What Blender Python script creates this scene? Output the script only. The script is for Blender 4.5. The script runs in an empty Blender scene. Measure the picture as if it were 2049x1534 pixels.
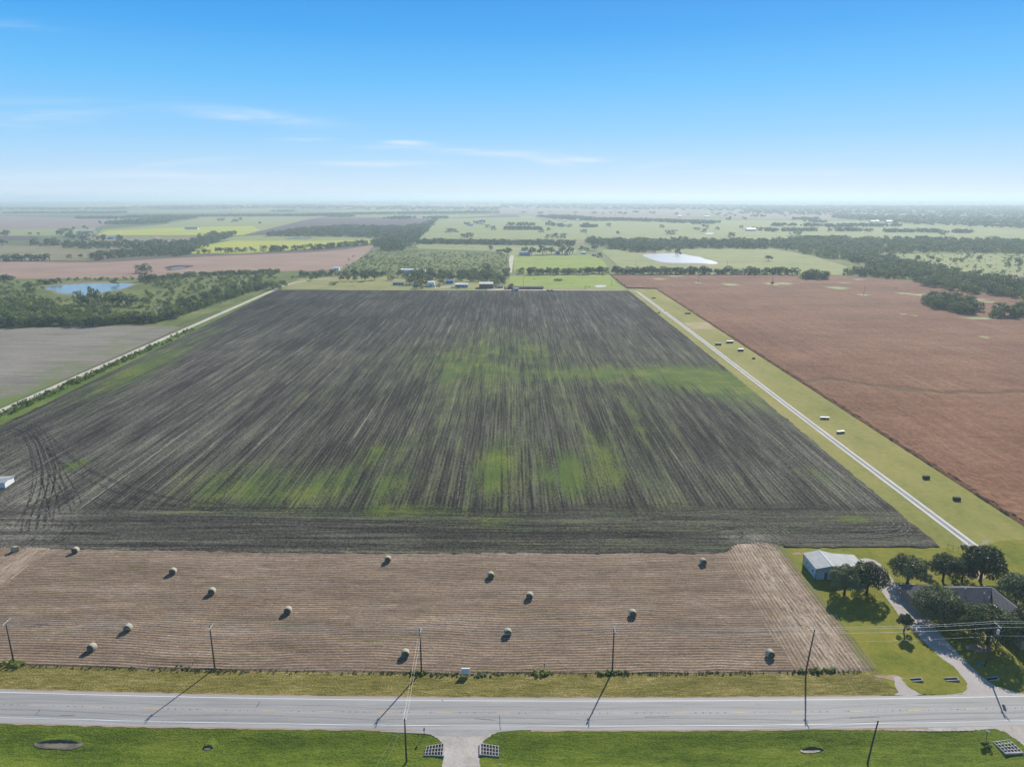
import bpy, bmesh, math, random
import numpy as np
from mathutils import Vector, Matrix

# ------------------------------------------------------------------ camera, sky, sun, exposure
R = math.radians
S = bpy.context.scene
COL = S.collection
CAM_H, PITCH, FPX, CX, CY = 103.0, R(14.75), 1421.0, 1024.5, 767.0
cam = bpy.data.cameras.new('camera')
cam.sensor_fit = 'HORIZONTAL'
cam.angle = 2 * math.atan(CX / FPX)
cam.clip_start, cam.clip_end = 1.0, 200000.0
cam_o = bpy.data.objects.new('camera', cam)
cam_o.location = (0, 0, CAM_H)
cam_o.rotation_euler = (R(90) - PITCH, 0, 0)
COL.objects.link(cam_o)
S.camera = cam_o

SUN_AZ, SUN_EL = R(24.4), R(31.0)
SUN_STRENGTH, SKY_STRENGTH = 5.0, 0.13
sun = bpy.data.lights.new('sun', 'SUN')
sun.energy, sun.angle, sun.color = SUN_STRENGTH, R(0.53), (1.0, 0.93, 0.82)
sun_o = bpy.data.objects.new('sun', sun)
sv = Vector((math.sin(SUN_AZ) * math.cos(SUN_EL), math.cos(SUN_AZ) * math.cos(SUN_EL), math.sin(SUN_EL)))
sun_o.rotation_euler = sv.to_track_quat('Z', 'Y').to_euler()
sun_o.location = (0, 0, 300)
COL.objects.link(sun_o)

S.view_settings.view_transform = 'Standard'
S.view_settings.look = 'None'
S.view_settings.exposure = 0.42
S.view_settings.gamma = 1.0
S.cycles.max_bounces = 6
S.cycles.volume_bounces = 1
S.cycles.transparent_max_bounces = 8

W = bpy.data.worlds.new("World")
S.world = W
W.use_nodes = True


class NT:
    """small helper that writes node trees"""
    def __init__(self, tree):
        self.t = tree
        self.n = tree.nodes
        self.l = tree.links

    def new(self, kind, **kw):
        nd = self.n.new(kind)
        for k, v in kw.items():
            setattr(nd, k, v)
        return nd

    def put(self, sock, v):
        if isinstance(v, bpy.types.NodeSocket):
            self.l.new(v, sock)
        elif isinstance(v, (tuple, list)):
            v = tuple(v)
            sock.default_value = v + (1.0,) if len(v) == 3 and sock.type == 'RGBA' else v
        else:
            sock.default_value = v

    def m(self, op, a, b=0.0, clamp=False, c=None):
        nd = self.new('ShaderNodeMath', operation=op, use_clamp=clamp)
        self.put(nd.inputs[0], a)
        self.put(nd.inputs[1], b)
        if c is not None:
            self.put(nd.inputs[2], c)
        return nd.outputs[0]

    def vmul(self, a, b):
        nd = self.new('ShaderNodeVectorMath', operation='MULTIPLY')
        self.put(nd.inputs[0], a)
        self.put(nd.inputs[1], b)
        return nd.outputs[0]

    def noise(self, vec, scale, detail=3.0, rough=0.55, dist=0.0, off=None):
        nd = self.new('ShaderNodeTexNoise')
        if off is not None:
            ad = self.new('ShaderNodeVectorMath', operation='ADD')
            self.put(ad.inputs[0], vec)
            ad.inputs[1].default_value = off
            vec = ad.outputs[0]
        self.put(nd.inputs['Vector'], vec)
        nd.inputs['Scale'].default_value = scale
        nd.inputs['Detail'].default_value = detail
        nd.inputs['Roughness'].default_value = rough
        nd.inputs['Distortion'].default_value = dist
        return nd.outputs['Fac']

    def mapr(self, v, a, b, c=0.0, d=1.0, smooth=True):
        nd = self.new('ShaderNodeMapRange')
        if smooth:
            nd.interpolation_type = 'SMOOTHSTEP'
        self.put(nd.inputs[0], v)
        for i, x in enumerate((a, b, c, d)):
            self.put(nd.inputs[1 + i], x)
        return nd.outputs[0]

    def mix(self, fac, a, b):
        nd = self.new('ShaderNodeMix', data_type='RGBA')
        self.put(nd.inputs['Factor'], fac)
        self.put(nd.inputs[6], a)
        self.put(nd.inputs[7], b)
        return nd.outputs[2]

    def ramp(self, fac, stops):
        nd = self.new('ShaderNodeValToRGB')
        self.put(nd.inputs[0], fac)
        el = nd.color_ramp.elements
        while len(el) < len(stops):
            el.new(0.5)
        for e, (p, c) in zip(el, stops):
            e.position = p
            e.color = tuple(c) + (1.0,)
        return nd.outputs[0]

    def pos(self):
        return self.new('ShaderNodeNewGeometry').outputs['Position']

    def xyz(self, v):
        nd = self.new('ShaderNodeSeparateXYZ')
        self.put(nd.inputs[0], v)
        return nd.outputs

    def attr(self, name):
        return self.new('ShaderNodeAttribute', attribute_name=name).outputs['Fac']


# --- sky: Nishita plus thin procedural cirrus, placed by direction
wt = NT(W.node_tree)
bg = W.node_tree.nodes['Background']
sky = wt.new('ShaderNodeTexSky', sky_type='NISHITA')
sky.sun_disc = False
sky.sun_elevation, sky.sun_rotation = SUN_EL, SUN_AZ
sky.altitude, sky.air_density, sky.dust_density, sky.ozone_density = 100.0, 1.0, 0.3, 4.0
geo = wt.new('ShaderNodeTexCoord').outputs['Generated']
dx, dy, dz = wt.xyz(geo)
uu = wt.m('DIVIDE', dx, wt.m('MAXIMUM', dy, 0.05))
ww = wt.m('DIVIDE', dz, wt.m('MAXIMUM', dy, 0.05))
cmb = wt.new('ShaderNodeCombineXYZ')
wt.put(cmb.inputs[0], wt.m('MULTIPLY', uu, 5.0))
wt.put(cmb.inputs[1], wt.m('MULTIPLY', ww, 60.0))
cn = wt.noise(cmb.outputs[0], 1.0, 5.0, 0.6, 0.4)


def cam_dir(px, py):
    ax, ay = (px - CX) / FPX, (py - CY) / FPX
    s, c = math.sin(PITCH), math.cos(PITCH)
    return ax, c - ay * s, -s - ay * c


cloud = 0.0
for (px, py, sx, sy, slope, amp) in [
        (500, 232, 120, 12, 0.10, .6), (80, 215, 110, 13, 0.02, .45), (40, 245, 90, 8, -0.03, .6),
        (610, 280, 45, 5, 0, .7), (810, 285, 40, 4, 0.05, .9), (930, 304, 140, 5, 0.05, .8),
        (1060, 306, 50, 5, 0.02, .5), (1110, 326, 35, 5, 0.15, 1.0), (1170, 319, 40, 5, 0.03, .9),
        (760, 328, 110, 5, 0.0, .8), (370, 324, 80, 5, -0.05, .7), (1310, 329, 50, 5, -0.08, .6),
        (1590, 380, 30, 4, 0, .6), (300, 352, 330, 9, 0, .5), (1540, 345, 170, 5, 0, .45), (60, 52, 60, 6, 0.05, .35)]:
    vx, vy, vz = cam_dir(px, py)
    u0, w0 = vx / vy, vz / vy
    du = wt.m('SUBTRACT', uu, u0)
    dw = wt.m('SUBTRACT', wt.m('SUBTRACT', ww, w0), wt.m('MULTIPLY', du, -slope))
    q = wt.m('ADD', wt.m('POWER', wt.m('DIVIDE', du, sx / FPX), 2.0), wt.m('POWER', wt.m('DIVIDE', dw, sy / FPX), 2.0))
    g = wt.m('MULTIPLY', wt.m('EXPONENT', wt.m('MULTIPLY', q, -0.8)), amp)
    cloud = wt.m('ADD', cloud, g)
cloud = wt.m('MULTIPLY', cloud, wt.mapr(cn, 0.34, 0.72), clamp=True)
# the Nishita sky glares white towards the sun; temper it with the clear-day gradient by elevation
el_ = wt.m('DIVIDE', dz, wt.m('SQRT', wt.m('ADD', wt.m('ADD', wt.m('MULTIPLY', dx, dx), wt.m('MULTIPLY', dy, dy)), wt.m('MULTIPLY', dz, dz))))
grad = wt.ramp(wt.mapr(el_, 0.0, 1.0, smooth=False), [(0.0, (.70, .82, .95)), (.035, (.49, .73, .97)), (.08, (.30, .63, .98)), (.14, (.15, .53, .97)), (.20, (.070, .40, .90)), (.26, (.042, .31, .82)), (.5, (.075, .18, .37)), (1.0, (.065, .125, .235))])
K_ = 1.0 / (2 ** S.view_settings.exposure * SKY_STRENGTH)
grad = wt.vmul(grad, (K_, K_, K_))
skyc = wt.mix(0.04, grad, sky.outputs[0])
cirrus_col = (.86 * K_, .92 * K_, 1.0 * K_)
wt.put(bg.inputs['Color'], wt.mix(wt.m('MULTIPLY', cloud, 0.85), skyc, cirrus_col))
bg.inputs['Strength'].default_value = SKY_STRENGTH

# ------------------------------------------------------------------ helpers
random.seed(7)
RNG = np.random.default_rng(7)


def G(px, py, z=0.0):
    """point of the photograph -> point on the plane at height z"""
    s, c = math.sin(PITCH), math.cos(PITCH)
    ax, ay = (px - CX) / FPX, (py - CY) / FPX
    t = (CAM_H - z) / (s + ay * c)
    return Vector((ax * t, t * (c - ay * s), z))


def tag(o, label=None, cat=None, group=None, kind=None):
    if label:
        o['label'] = label
    if cat:
        o['category'] = cat
    if group:
        o['group'] = group
    if kind:
        o['kind'] = kind
    return o


def thing(name, label, cat, loc=(0, 0, 0), rz=0.0, group=None):
    o = bpy.data.objects.new(name, None)
    o.empty_display_size = 0.5
    o.location = loc
    o.rotation_euler = (0, 0, rz)
    COL.objects.link(o)
    return tag(o, label, cat, group)


class MB:
    """collects shapes, builds ONE mesh object"""
    def __init__(self):
        self.v, self.f, self.mi = [], [], []
        self.cur = 0

    def add(self, vs, fs):
        b = len(self.v)
        self.v += [tuple(x) for x in vs]
        self.f += [tuple(i + b for i in q) for q in fs]
        self.mi += [self.cur] * len(fs)

    def box(self, x0, x1, y0, y1, z0, z1):
        self.add([(x0, y0, z0), (x1, y0, z0), (x1, y1, z0), (x0, y1, z0), (x0, y0, z1), (x1, y0, z1), (x1, y1, z1), (x0, y1, z1)],
                 [(0, 3, 2, 1), (4, 5, 6, 7), (0, 1, 5, 4), (1, 2, 6, 5), (2, 3, 7, 6), (3, 0, 4, 7)])

    def cbox(self, c, s):
        self.box(c[0] - s[0] / 2, c[0] + s[0] / 2, c[1] - s[1] / 2, c[1] + s[1] / 2, c[2] - s[2] / 2, c[2] + s[2] / 2)

    def tube(self, pts, r, n=8, cap=True):
        pts = [Vector(p) for p in pts]
        rs = r if isinstance(r, (list, tuple)) else [r] * len(pts)
        vs, fs = [], []
        for i, p in enumerate(pts):
            d = (pts[min(i + 1, len(pts) - 1)] - pts[max(i - 1, 0)]).normalized()
            a = d.cross(Vector((0, 0, 1)))
            if a.length < 1e-3:
                a = d.cross(Vector((0, 1, 0)))
            a.normalize()
            b = d.cross(a)
            for k in range(n):
                t = 2 * math.pi * k / n
                vs.append(p + (a * math.cos(t) + b * math.sin(t)) * rs[i])
        for i in range(len(pts) - 1):
            for k in range(n):
                k2 = (k + 1) % n
                fs.append((i * n + k, i * n + k2, (i + 1) * n + k2, (i + 1) * n + k))
        if cap:
            fs.append(tuple(range(n))[::-1])
            fs.append(tuple((len(pts) - 1) * n + k for k in range(n)))
        self.add(vs, fs)

    def prism(self, poly, z0, z1):
        n = len(poly)
        vs = [(p[0], p[1], z0) for p in poly] + [(p[0], p[1], z1) for p in poly]
        fs = [tuple(range(n))[::-1], tuple(range(n, 2 * n))] + [(k, (k + 1) % n, n + (k + 1) % n, n + k) for k in range(n)]
        self.add(vs, fs)

    def build(self, name, mats, parent=None, smooth=False, fix=True):
        me = bpy.data.meshes.new(name)
        me.from_pydata(self.v, [], self.f)
        if not isinstance(mats, (list, tuple)):
            mats = [mats]
        for m_ in mats:
            me.materials.append(m_)
        if len(mats) > 1:
            me.polygons.foreach_set('material_index', self.mi)
        if smooth:
            me.polygons.foreach_set('use_smooth', [True] * len(me.polygons))
        if fix:
            bm = bmesh.new()
            bm.from_mesh(me)
            bmesh.ops.recalc_face_normals(bm, faces=bm.faces)
            bm.to_mesh(me)
            bm.free()
        o = bpy.data.objects.new(name, me)
        COL.objects.link(o)
        o.parent = parent
        return o


def quads_mesh(name, V, F, mats, mi=None, attrs=None, smooth=False):
    """numpy vertices (N,3) and quads (M,4) -> mesh"""
    me = bpy.data.meshes.new(name)
    V = np.ascontiguousarray(V, dtype=np.float32)
    F = np.ascontiguousarray(F, dtype=np.int32)
    me.vertices.add(len(V))
    me.vertices.foreach_set('co', V.ravel())
    me.loops.add(F.size)
    me.loops.foreach_set('vertex_index', F.ravel())
    me.polygons.add(len(F))
    me.polygons.foreach_set('loop_start', np.arange(0, F.size, 4, dtype=np.int32))
    for m_ in (mats if isinstance(mats, (list, tuple)) else [mats]):
        me.materials.append(m_)
    if mi is not None:
        me.polygons.foreach_set('material_index', np.ascontiguousarray(mi, dtype=np.int32))
    if smooth:
        me.polygons.foreach_set('use_smooth', np.ones(len(F), dtype=bool))
    me.update(calc_edges=True)
    for k, a in (attrs or {}).items():
        at = me.attributes.new(k, 'FLOAT', 'POINT')
        at.data.foreach_set('value', np.ascontiguousarray(a, dtype=np.float32))
    return me


def grid_mesh(name, X, Y, Z, mats, attrs=None, smooth=False):
    r, c = X.shape
    V = np.stack([X, Y, Z], -1).reshape(-1, 3)
    i = np.arange(r * c).reshape(r, c)
    F = np.stack([i[:-1, :-1], i[:-1, 1:], i[1:, 1:], i[1:, :-1]], -1).reshape(-1, 4)
    return quads_mesh(name, V, F, mats, attrs={k: a.ravel() for k, a in (attrs or {}).items()}, smooth=smooth)


def link(name, me, parent=None):
    o = bpy.data.objects.new(name, me)
    COL.objects.link(o)
    o.parent = parent
    return o


def vnoise(x, y, seed=0):
    """value noise on numpy arrays"""
    xi, yi = np.floor(x).astype(np.int64), np.floor(y).astype(np.int64)
    xf, yf = x - xi, y - yi
    u, v = xf * xf * (3 - 2 * xf), yf * yf * (3 - 2 * yf)

    def h(a, b):
        n = (a * 374761393 + b * 668265263 + seed * 1442695041) & 0x7fffffff
        n = ((n ^ (n >> 13)) * 1274126177) & 0x7fffffff
        return ((n ^ (n >> 16)) & 0xffff) / 65535.0
    return (h(xi, yi) * (1 - u) + h(xi + 1, yi) * u) * (1 - v) + (h(xi, yi + 1) * (1 - u) + h(xi + 1, yi + 1) * u) * v


def mat(name, col=(.5, .5, .5), rough=0.8, spec=0.2, metal=0.0, var=0.0, vscale=1.0):
    m_ = bpy.data.materials.new(name)
    m_.use_nodes = True
    t = NT(m_.node_tree)
    b = m_.node_tree.nodes['Principled BSDF']
    b.inputs['Roughness'].default_value = rough
    b.inputs['Specular IOR Level'].default_value = spec
    b.inputs['Metallic'].default_value = metal
    b.inputs['Base Color'].default_value = tuple(col) + (1,)
    if var:
        n = t.noise(t.pos(), vscale, 4.0, 0.65)
        lo = tuple(c * (1 - var) for c in col)
        hi = tuple(min(1, c * (1 + var)) for c in col)
        t.put(b.inputs['Base Color'], t.mix(t.mapr(n, 0.3, 0.7), lo, hi))
    return m_


def field_mat(name, stops, layers, bump=0.0, bump_layer=-1, rough=0.95, spec=0.08, extra=None):
    """ground cover: layers = (scale x, scale y, weight, detail); their weighted sum runs a colour ramp"""
    m_ = bpy.data.materials.new(name)
    m_.use_nodes = True
    t = NT(m_.node_tree)
    b = m_.node_tree.nodes['Principled BSDF']
    b.inputs['Roughness'].default_value = rough
    b.inputs['Specular IOR Level'].default_value = spec
    p = t.pos()
    s, last = 0.5, None
    for k, (sx, sy, w, det) in enumerate(layers):
        n = t.noise(t.vmul(p, (sx, sy, min(sx, sy))), 1.0, det, 0.6, off=(17.3 * k, 5.1 * k, 0))
        s = t.m('ADD', s, t.m('MULTIPLY', t.m('SUBTRACT', n, 0.5), w))
        if k == (bump_layer % len(layers)):
            last = n
    c = t.ramp(s, stops)
    if extra:
        c = extra(t, p, c)
    t.put(b.inputs['Base Color'], c)
    if bump:
        bp = t.new('ShaderNodeBump')
        bp.inputs['Strength'].default_value = 1.0
        bp.inputs['Distance'].default_value = bump
        t.put(bp.inputs['Height'], last)
        t.put(b.inputs['Normal'], bp.outputs[0])
    return m_


def smooth_poly(pts, closed=True, it=2):
    pts = [Vector(p) for p in pts]
    for _ in range(it):
        out = []
        n = len(pts)
        for i in range(n if closed else n - 1):
            a, b = pts[i], pts[(i + 1) % n]
            out += [a * .75 + b * .25, a * .25 + b * .75]
        if not closed:
            out = [pts[0]] + out + [pts[-1]]
        pts = out
    return pts


def patch(name, pix, z, material, label=None, cat=None, smooth=0, kind='structure', world=False, wob=0.0):
    """a flat sheet with the outline of a field, yard, pond"""
    pts = [Vector((p[0], p[1], 0)) for p in pix] if world else [G(*p) for p in pix]
    if smooth:
        pts = smooth_poly(pts, True, smooth)
    if wob:
        out = []
        for i, a in enumerate(pts):
            b = pts[(i + 1) % len(pts)]
            n = max(1, int((b - a).length / (wob * 3)))
            for k in range(n):
                q = a.lerp(b, k / n)
                out.append(q + Vector((random.uniform(-wob, wob), random.uniform(-wob, wob), 0)))
        pts = out
    bm = bmesh.new()
    vs = [bm.verts.new((p.x, p.y, z)) for p in pts]
    es = [bm.edges.new((vs[i], vs[(i + 1) % len(vs)])) for i in range(len(vs))]
    bmesh.ops.triangle_fill(bm, edges=es, use_beauty=True)
    bmesh.ops.recalc_face_normals(bm, faces=bm.faces)
    if bm.faces and sum(f.normal.z for f in bm.faces) < 0:
        bmesh.ops.reverse_faces(bm, faces=bm.faces)
    me = bpy.data.meshes.new(name)
    bm.to_mesh(me)
    bm.free()
    me.materials.append(material)
    o = link(name, me)
    return tag(o, label, cat, kind=kind)


def ribbon(name, pts, w, z, material, label=None, cat=None, kind='structure', it=2, jit=0.0):
    """a strip along a line on the ground; w one width or a width per point"""
    many = pts if isinstance(pts[0], list) else [pts]
    mb = MB()
    for line in many:
        q = [Vector((p[0], p[1], 0)) for p in line]
        q = smooth_poly(q, False, it) if it else q
        vs, fs = [], []
        for i, p in enumerate(q):
            d = (q[min(i + 1, len(q) - 1)] - q[max(i - 1, 0)]).normalized()
            nrm = Vector((-d.y, d.x, 0))
            a = w / 2 * (1 + random.uniform(-jit, jit))
            b = w / 2 * (1 + random.uniform(-jit, jit))
            vs += [(p.x + nrm.x * a, p.y + nrm.y * a, z), (p.x - nrm.x * b, p.y - nrm.y * b, z)]
            if i:
                fs.append((2 * i - 2, 2 * i - 1, 2 * i + 1, 2 * i))
        mb.add(vs, fs)
    o = mb.build(name, material, fix=False)
    return tag(o, label, cat, kind=kind)


# ------------------------------------------------------------------ materials of the ground
def base_extra(t, p, c):
    vo = t.new('ShaderNodeTexVoronoi', distance='CHEBYCHEV')
    t.put(vo.inputs['Vector'], t.vmul(p, (1 / 900, 1 / 620, 0)))
    vo.inputs['Scale'].default_value = 1.0
    vo.inputs['Randomness'].default_value = 0.75
    r_ = t.xyz(vo.outputs['Color'])[0]
    f = t.ramp(r_, [(0, (.10, .125, .055)), (.3, (.17, .19, .08)), (.55, (.23, .25, .10)), (.72, (.25, .20, .13)), (.86, (.12, .09, .075)), (.93, (.26, .28, .11))])
    f.node.color_ramp.interpolation = 'CONSTANT'
    return t.mix(0.8, c, f)


PASTURE = field_mat('pasture_ground', [(.2, (.10, .125, .045)), (.5, (.17, .19, .075)), (.8, (.24, .23, .11))],
                    [(1 / 180, 1 / 180, .9, 4), (1 / 14, 1 / 14, .5, 3)], extra=base_extra)
GRASS_NEAR = field_mat('verge_grass', [(.1, (.026, .044, .007)), (.38, (.072, .112, .012)), (.6, (.13, .172, .02)), (.88, (.23, .22, .05))],
                       [(1 / 22, 1 / 7, .9, 4), (1 / 3.5, 1 / .7, .6, 4), (2.4, 3.5, .9, 3)], bump=0.2)
GRASS_DRY = field_mat('dry_verge_grass', [(.15, (.06, .056, .018)), (.42, (.145, .132, .032)), (.62, (.235, .195, .06)), (.85, (.40, .32, .16))],
                      [(1 / 14, 1 / 4, .7, 4), (1 / 3.0, 1 / .6, .9, 4), (2.6, 3.2, 1.0, 3)], bump=0.2)
LAWN = field_mat('lawn_grass', [(.15, (.08, .105, .014)), (.42, (.16, .175, .024)), (.62, (.225, .21, .034)), (.9, (.29, .24, .06))],
                 [(1 / 12, 1 / 12, .9, 4), (1 / 1.6, 1 / 1.6, .55, 3), (2.6, 2.6, .55, 3)], bump=0.1)
STRIP = field_mat('mown_strip_grass', [(.15, (.13, .15, .032)), (.42, (.225, .225, .058)), (.62, (.30, .265, .085)), (.9, (.40, .32, .14))],
                  [(1 / 25, 1 / 60, .9, 4), (1 / 2.5, 1 / 2.5, .45, 3), (2.5, 2.5, .35, 2)], bump=0.08)
MEADOW = field_mat('pale_meadow', [(.2, (.185, .215, .08)), (.5, (.25, .275, .105)), (.8, (.33, .325, .14))],
                   [(1 / 60, 1 / 60, .8, 4), (1 / 9, 1 / 40, .4, 3)])
MEADOW_BRIGHT = field_mat('bright_meadow', [(.2, (.16, .23, .042)), (.5, (.24, .31, .06)), (.8, (.33, .34, .09))],
                          [(1 / 50, 1 / 50, .9, 4), (1 / 6, 1 / 12, .5, 3)])
PALE_GRASS = field_mat('pale_farm_grass', [(.2, (.17, .20, .06)), (.5, (.26, .26, .095)), (.8, (.34, .29, .15))],
                       [(1 / 30, 1 / 45, .9, 4), (1 / 4, 1 / 4, .5, 3)])
OLIVE = field_mat('olive_field', [(.2, (.15, .15, .07)), (.5, (.22, .20, .105)), (.8, (.30, .25, .15))],
                  [(1 / 60, 1 / 90, .9, 4), (1 / 12, 1 / 12, .4, 3)])
YELLOW = field_mat('yellow_crop', [(.2, (.28, .33, .05)), (.5, (.38, .40, .055)), (.8, (.45, .42, .12))],
                   [(1 / 80, 1 / 60, .9, 4), (1 / 10, 1 / 20, .4, 3)])
TAN = field_mat('tan_stubble', [(.2, (.24, .16, .12)), (.5, (.32, .215, .165)), (.8, (.40, .28, .215))],
                [(1 / 90, 1 / 60, .7, 4), (1 / 40, 1 / 3.5, .5, 3), (1 / 5, 1 / 5, .3, 2)])
BROWN = field_mat('brown_plough', [(.2, (.07, .05, .05)), (.5, (.105, .075, .072)), (.8, (.16, .115, .105))],
                  [(1 / 90, 1 / 60, .8, 4), (1 / 8, 1 / 40, .4, 3)])
MAUVE = field_mat('mauve_stubble', [(.2, (.19, .145, .12)), (.5, (.25, .19, .155)), (.8, (.30, .24, .19))],
                  [(1 / 90, 1 / 60, .7, 4), (1 / 30, 1 / 5, .4, 3)])
SCRUB = field_mat('scrub_ground', [(.15, (.06, .085, .026)), (.45, (.12, .15, .042)), (.65, (.18, .205, .065)), (.9, (.28, .25, .13))],
                  [(1 / 45, 1 / 45, .9, 4), (1 / 7, 1 / 7, .6, 4)])


def grey_extra(t, p, c):
    n = t.noise(t.vmul(p, (1 / 30, 1 / 55, 1)), 1.0, 4.0, 0.6)
    x = t.xyz(p)[0]
    e = t.mapr(x, -345, -258, 0.0, 0.24)
    k = t.mapr(t.m('ADD', n, e), 0.62, 0.92)
    return t.mix(k, c, (.14, .19, .055))


GREYFIELD = field_mat('grey_stubble', [(.2, (.15, .138, .118)), (.5, (.23, .208, .175)), (.8, (.31, .28, .235))],
                      [(1 / 60, 1 / 40, .7, 4), (1 / 60, 1 / 2.6, 1.2, 3), (1 / 3, 1 / 3, .5, 3)], extra=grey_extra)
GRAVEL = field_mat('pale_gravel', [(.2, (.28, .24, .21)), (.5, (.42, .385, .35)), (.8, (.55, .52, .48))],
                   [(1 / 3, 1 / 5, .8, 4), (2, 2, .6, 4)], bump=0.03)
DIRT_ROAD = field_mat('caliche_track', [(.2, (.36, .32, .26)), (.5, (.52, .475, .40)), (.8, (.62, .58, .51))],
                      [(1 / 3, 1 / 9, .8, 4), (1.5, 1.5, .4, 3)])
TRACK_WHITE = field_mat('white_gravel_track', [(.2, (.44, .43, .42)), (.5, (.58, .57, .56)), (.8, (.68, .67, .66))],
                        [(1 / 3, 1 / 9, .8, 4), (1.5, 1.5, .4, 3)])
TRACK_MID = field_mat('track_crown', [(.2, (.19, .185, .15)), (.5, (.29, .28, .25)), (.8, (.38, .36, .33))],
                      [(1 / 2, 1 / 9, .9, 4), (1.5, 1.5, .4, 3)])
BARE = field_mat('bare_earth', [(.2, (.24, .17, .13)), (.5, (.34, .25, .19)), (.8, (.42, .33, .27))],
                 [(1 / 5, 1 / 5, .9, 4), (1.5, 1.5, .4, 3)])
YARD_DIRT = field_mat('yard_dirt', [(.2, (.36, .28, .2)), (.5, (.46, .38, .29)), (.8, (.54, .47, .38))],
                      [(1 / 8, 1 / 8, .9, 4)])
DRY_RECT = field_mat('dry_cut_grass', [(.2, (.28, .23, .11)), (.5, (.37, .30, .16)), (.8, (.44, .37, .22))], [(1 / 8, 1 / 8, .9, 4), (1, 1, .4, 3)])
MUD = field_mat('ditch_mud', [(.2, (.07, .055, .045)), (.5, (.13, .105, .085)), (.8, (.22, .19, .15))],
                [(1 / 1.5, 1 / 1.2, .9, 4), (3, 3, .4, 3)], rough=0.6, spec=0.4)
CONCRETE = field_mat('concrete', [(.2, (.24, .235, .225)), (.5, (.36, .355, .34)), (.8, (.46, .455, .44))],
                     [(1 / 1.5, 1 / 1.5, .8, 4)], rough=0.85, spec=0.2)


def asphalt_extra(t, p, c):
    n = t.noise(t.vmul(p, (1 / 22, 1 / .55, 1)), 1.0, 3.0, 0.6)
    d = t.mapr(n, 0.52, 0.72, 0, .42)
    c = t.mix(d, c, (.13, .128, .13))
    n2 = t.noise(t.vmul(p, (1 / 6, 1 / 1.5, 1)), 1.0, 4.0, 0.6, off=(50, 3, 0))
    wear = t.attr('wear')
    wn = t.noise(t.vmul(p, (1 / 30, 1 / 2, 1)), 1.0, 3.0, 0.6, off=(1, 30, 0))
    c = t.mix(t.m('MULTIPLY', t.m('MULTIPLY', wear, t.mapr(wn, .3, .7, .5, 1.3)), .34, clamp=True), c, (.19, .187, .187))
    c = t.mix(t.m('MULTIPLY', wear, -.35, clamp=True), c, (.40, .39, .37))
    return t.mix(t.mapr(n2, 0.62, 0.78, 0, .5), c, (.11, .11, .115))


ASPHALT = field_mat('grey_asphalt', [(.2, (.25, .245, .242)), (.5, (.32, .314, .308)), (.8, (.39, .383, .375))],
                    [(1 / 18, 1 / 2.2, .7, 4), (2.5, 2.5, .5, 4)], rough=0.75, spec=0.3, extra=asphalt_extra)
APRON = field_mat('worn_asphalt', [(.2, (.23, .227, .227)), (.5, (.30, .296, .292)), (.8, (.37, .365, .36))],
                  [(1 / 4, 1 / 2, .8, 4), (2.5, 2.5, .5, 4)], rough=0.8, spec=0.25)
DRIVE = field_mat('chip_driveway', [(.2, (.31, .275, .255)), (.5, (.41, .37, .345)), (.8, (.50, .455, .43))],
                  [(1 / 5, 1 / 5, .8, 4), (2.5, 2.5, .5, 4)], rough=0.9, spec=0.15)


def worn_paint(name, col, lo, hi):
    m_ = mat(name, col, 0.7, 0.25)
    t = NT(m_.node_tree)
    b = m_.node_tree.nodes['Principled BSDF']
    n = t.noise(t.vmul(t.pos(), (1.2, 4, 1)), 1.0, 4.0, 0.7)
    t.put(b.inputs['Base Color'], t.mix(t.mapr(n, lo, hi), col, (.31, .31, .31)))
    return m_


WHITE_PAINT = worn_paint('white_line_paint', (.74, .74, .73), 0.55, 0.9)
YELLOW_PAINT = worn_paint('yellow_line_paint', (.60, .40, .15), 0.42, 0.75)


def water_mat(name, col=(.03, .05, .06), rough=0.06, scale=.6, dist=0.02, spec=.5):
    m_ = bpy.data.materials.new(name)
    m_.use_nodes = True
    t = NT(m_.node_tree)
    b = m_.node_tree.nodes['Principled BSDF']
    b.inputs['Base Color'].default_value = tuple(col) + (1,)
    b.inputs['Roughness'].default_value = rough
    b.inputs['Specular IOR Level'].default_value = spec
    b.inputs['IOR'].default_value = 1.33
    n = t.noise(t.pos(), scale, 3.0, 0.5)
    bp = t.new('ShaderNodeBump')
    bp.inputs['Distance'].default_value = dist
    t.put(bp.inputs['Height'], n)
    t.put(b.inputs['Normal'], bp.outputs[0])
    return m_


WATER = water_mat('pond_water', (.16, .19, .20), .15, .6, .02)
WATER_GLARE = water_mat('glare_whitened_pond_water', (.40, .41, .41), .30, .8, .05)  # pale base colour stands in for the glare of sun and sky on the water
PUDDLE = water_mat('muddy_water', (.20, .17, .12), 0.12)


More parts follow.
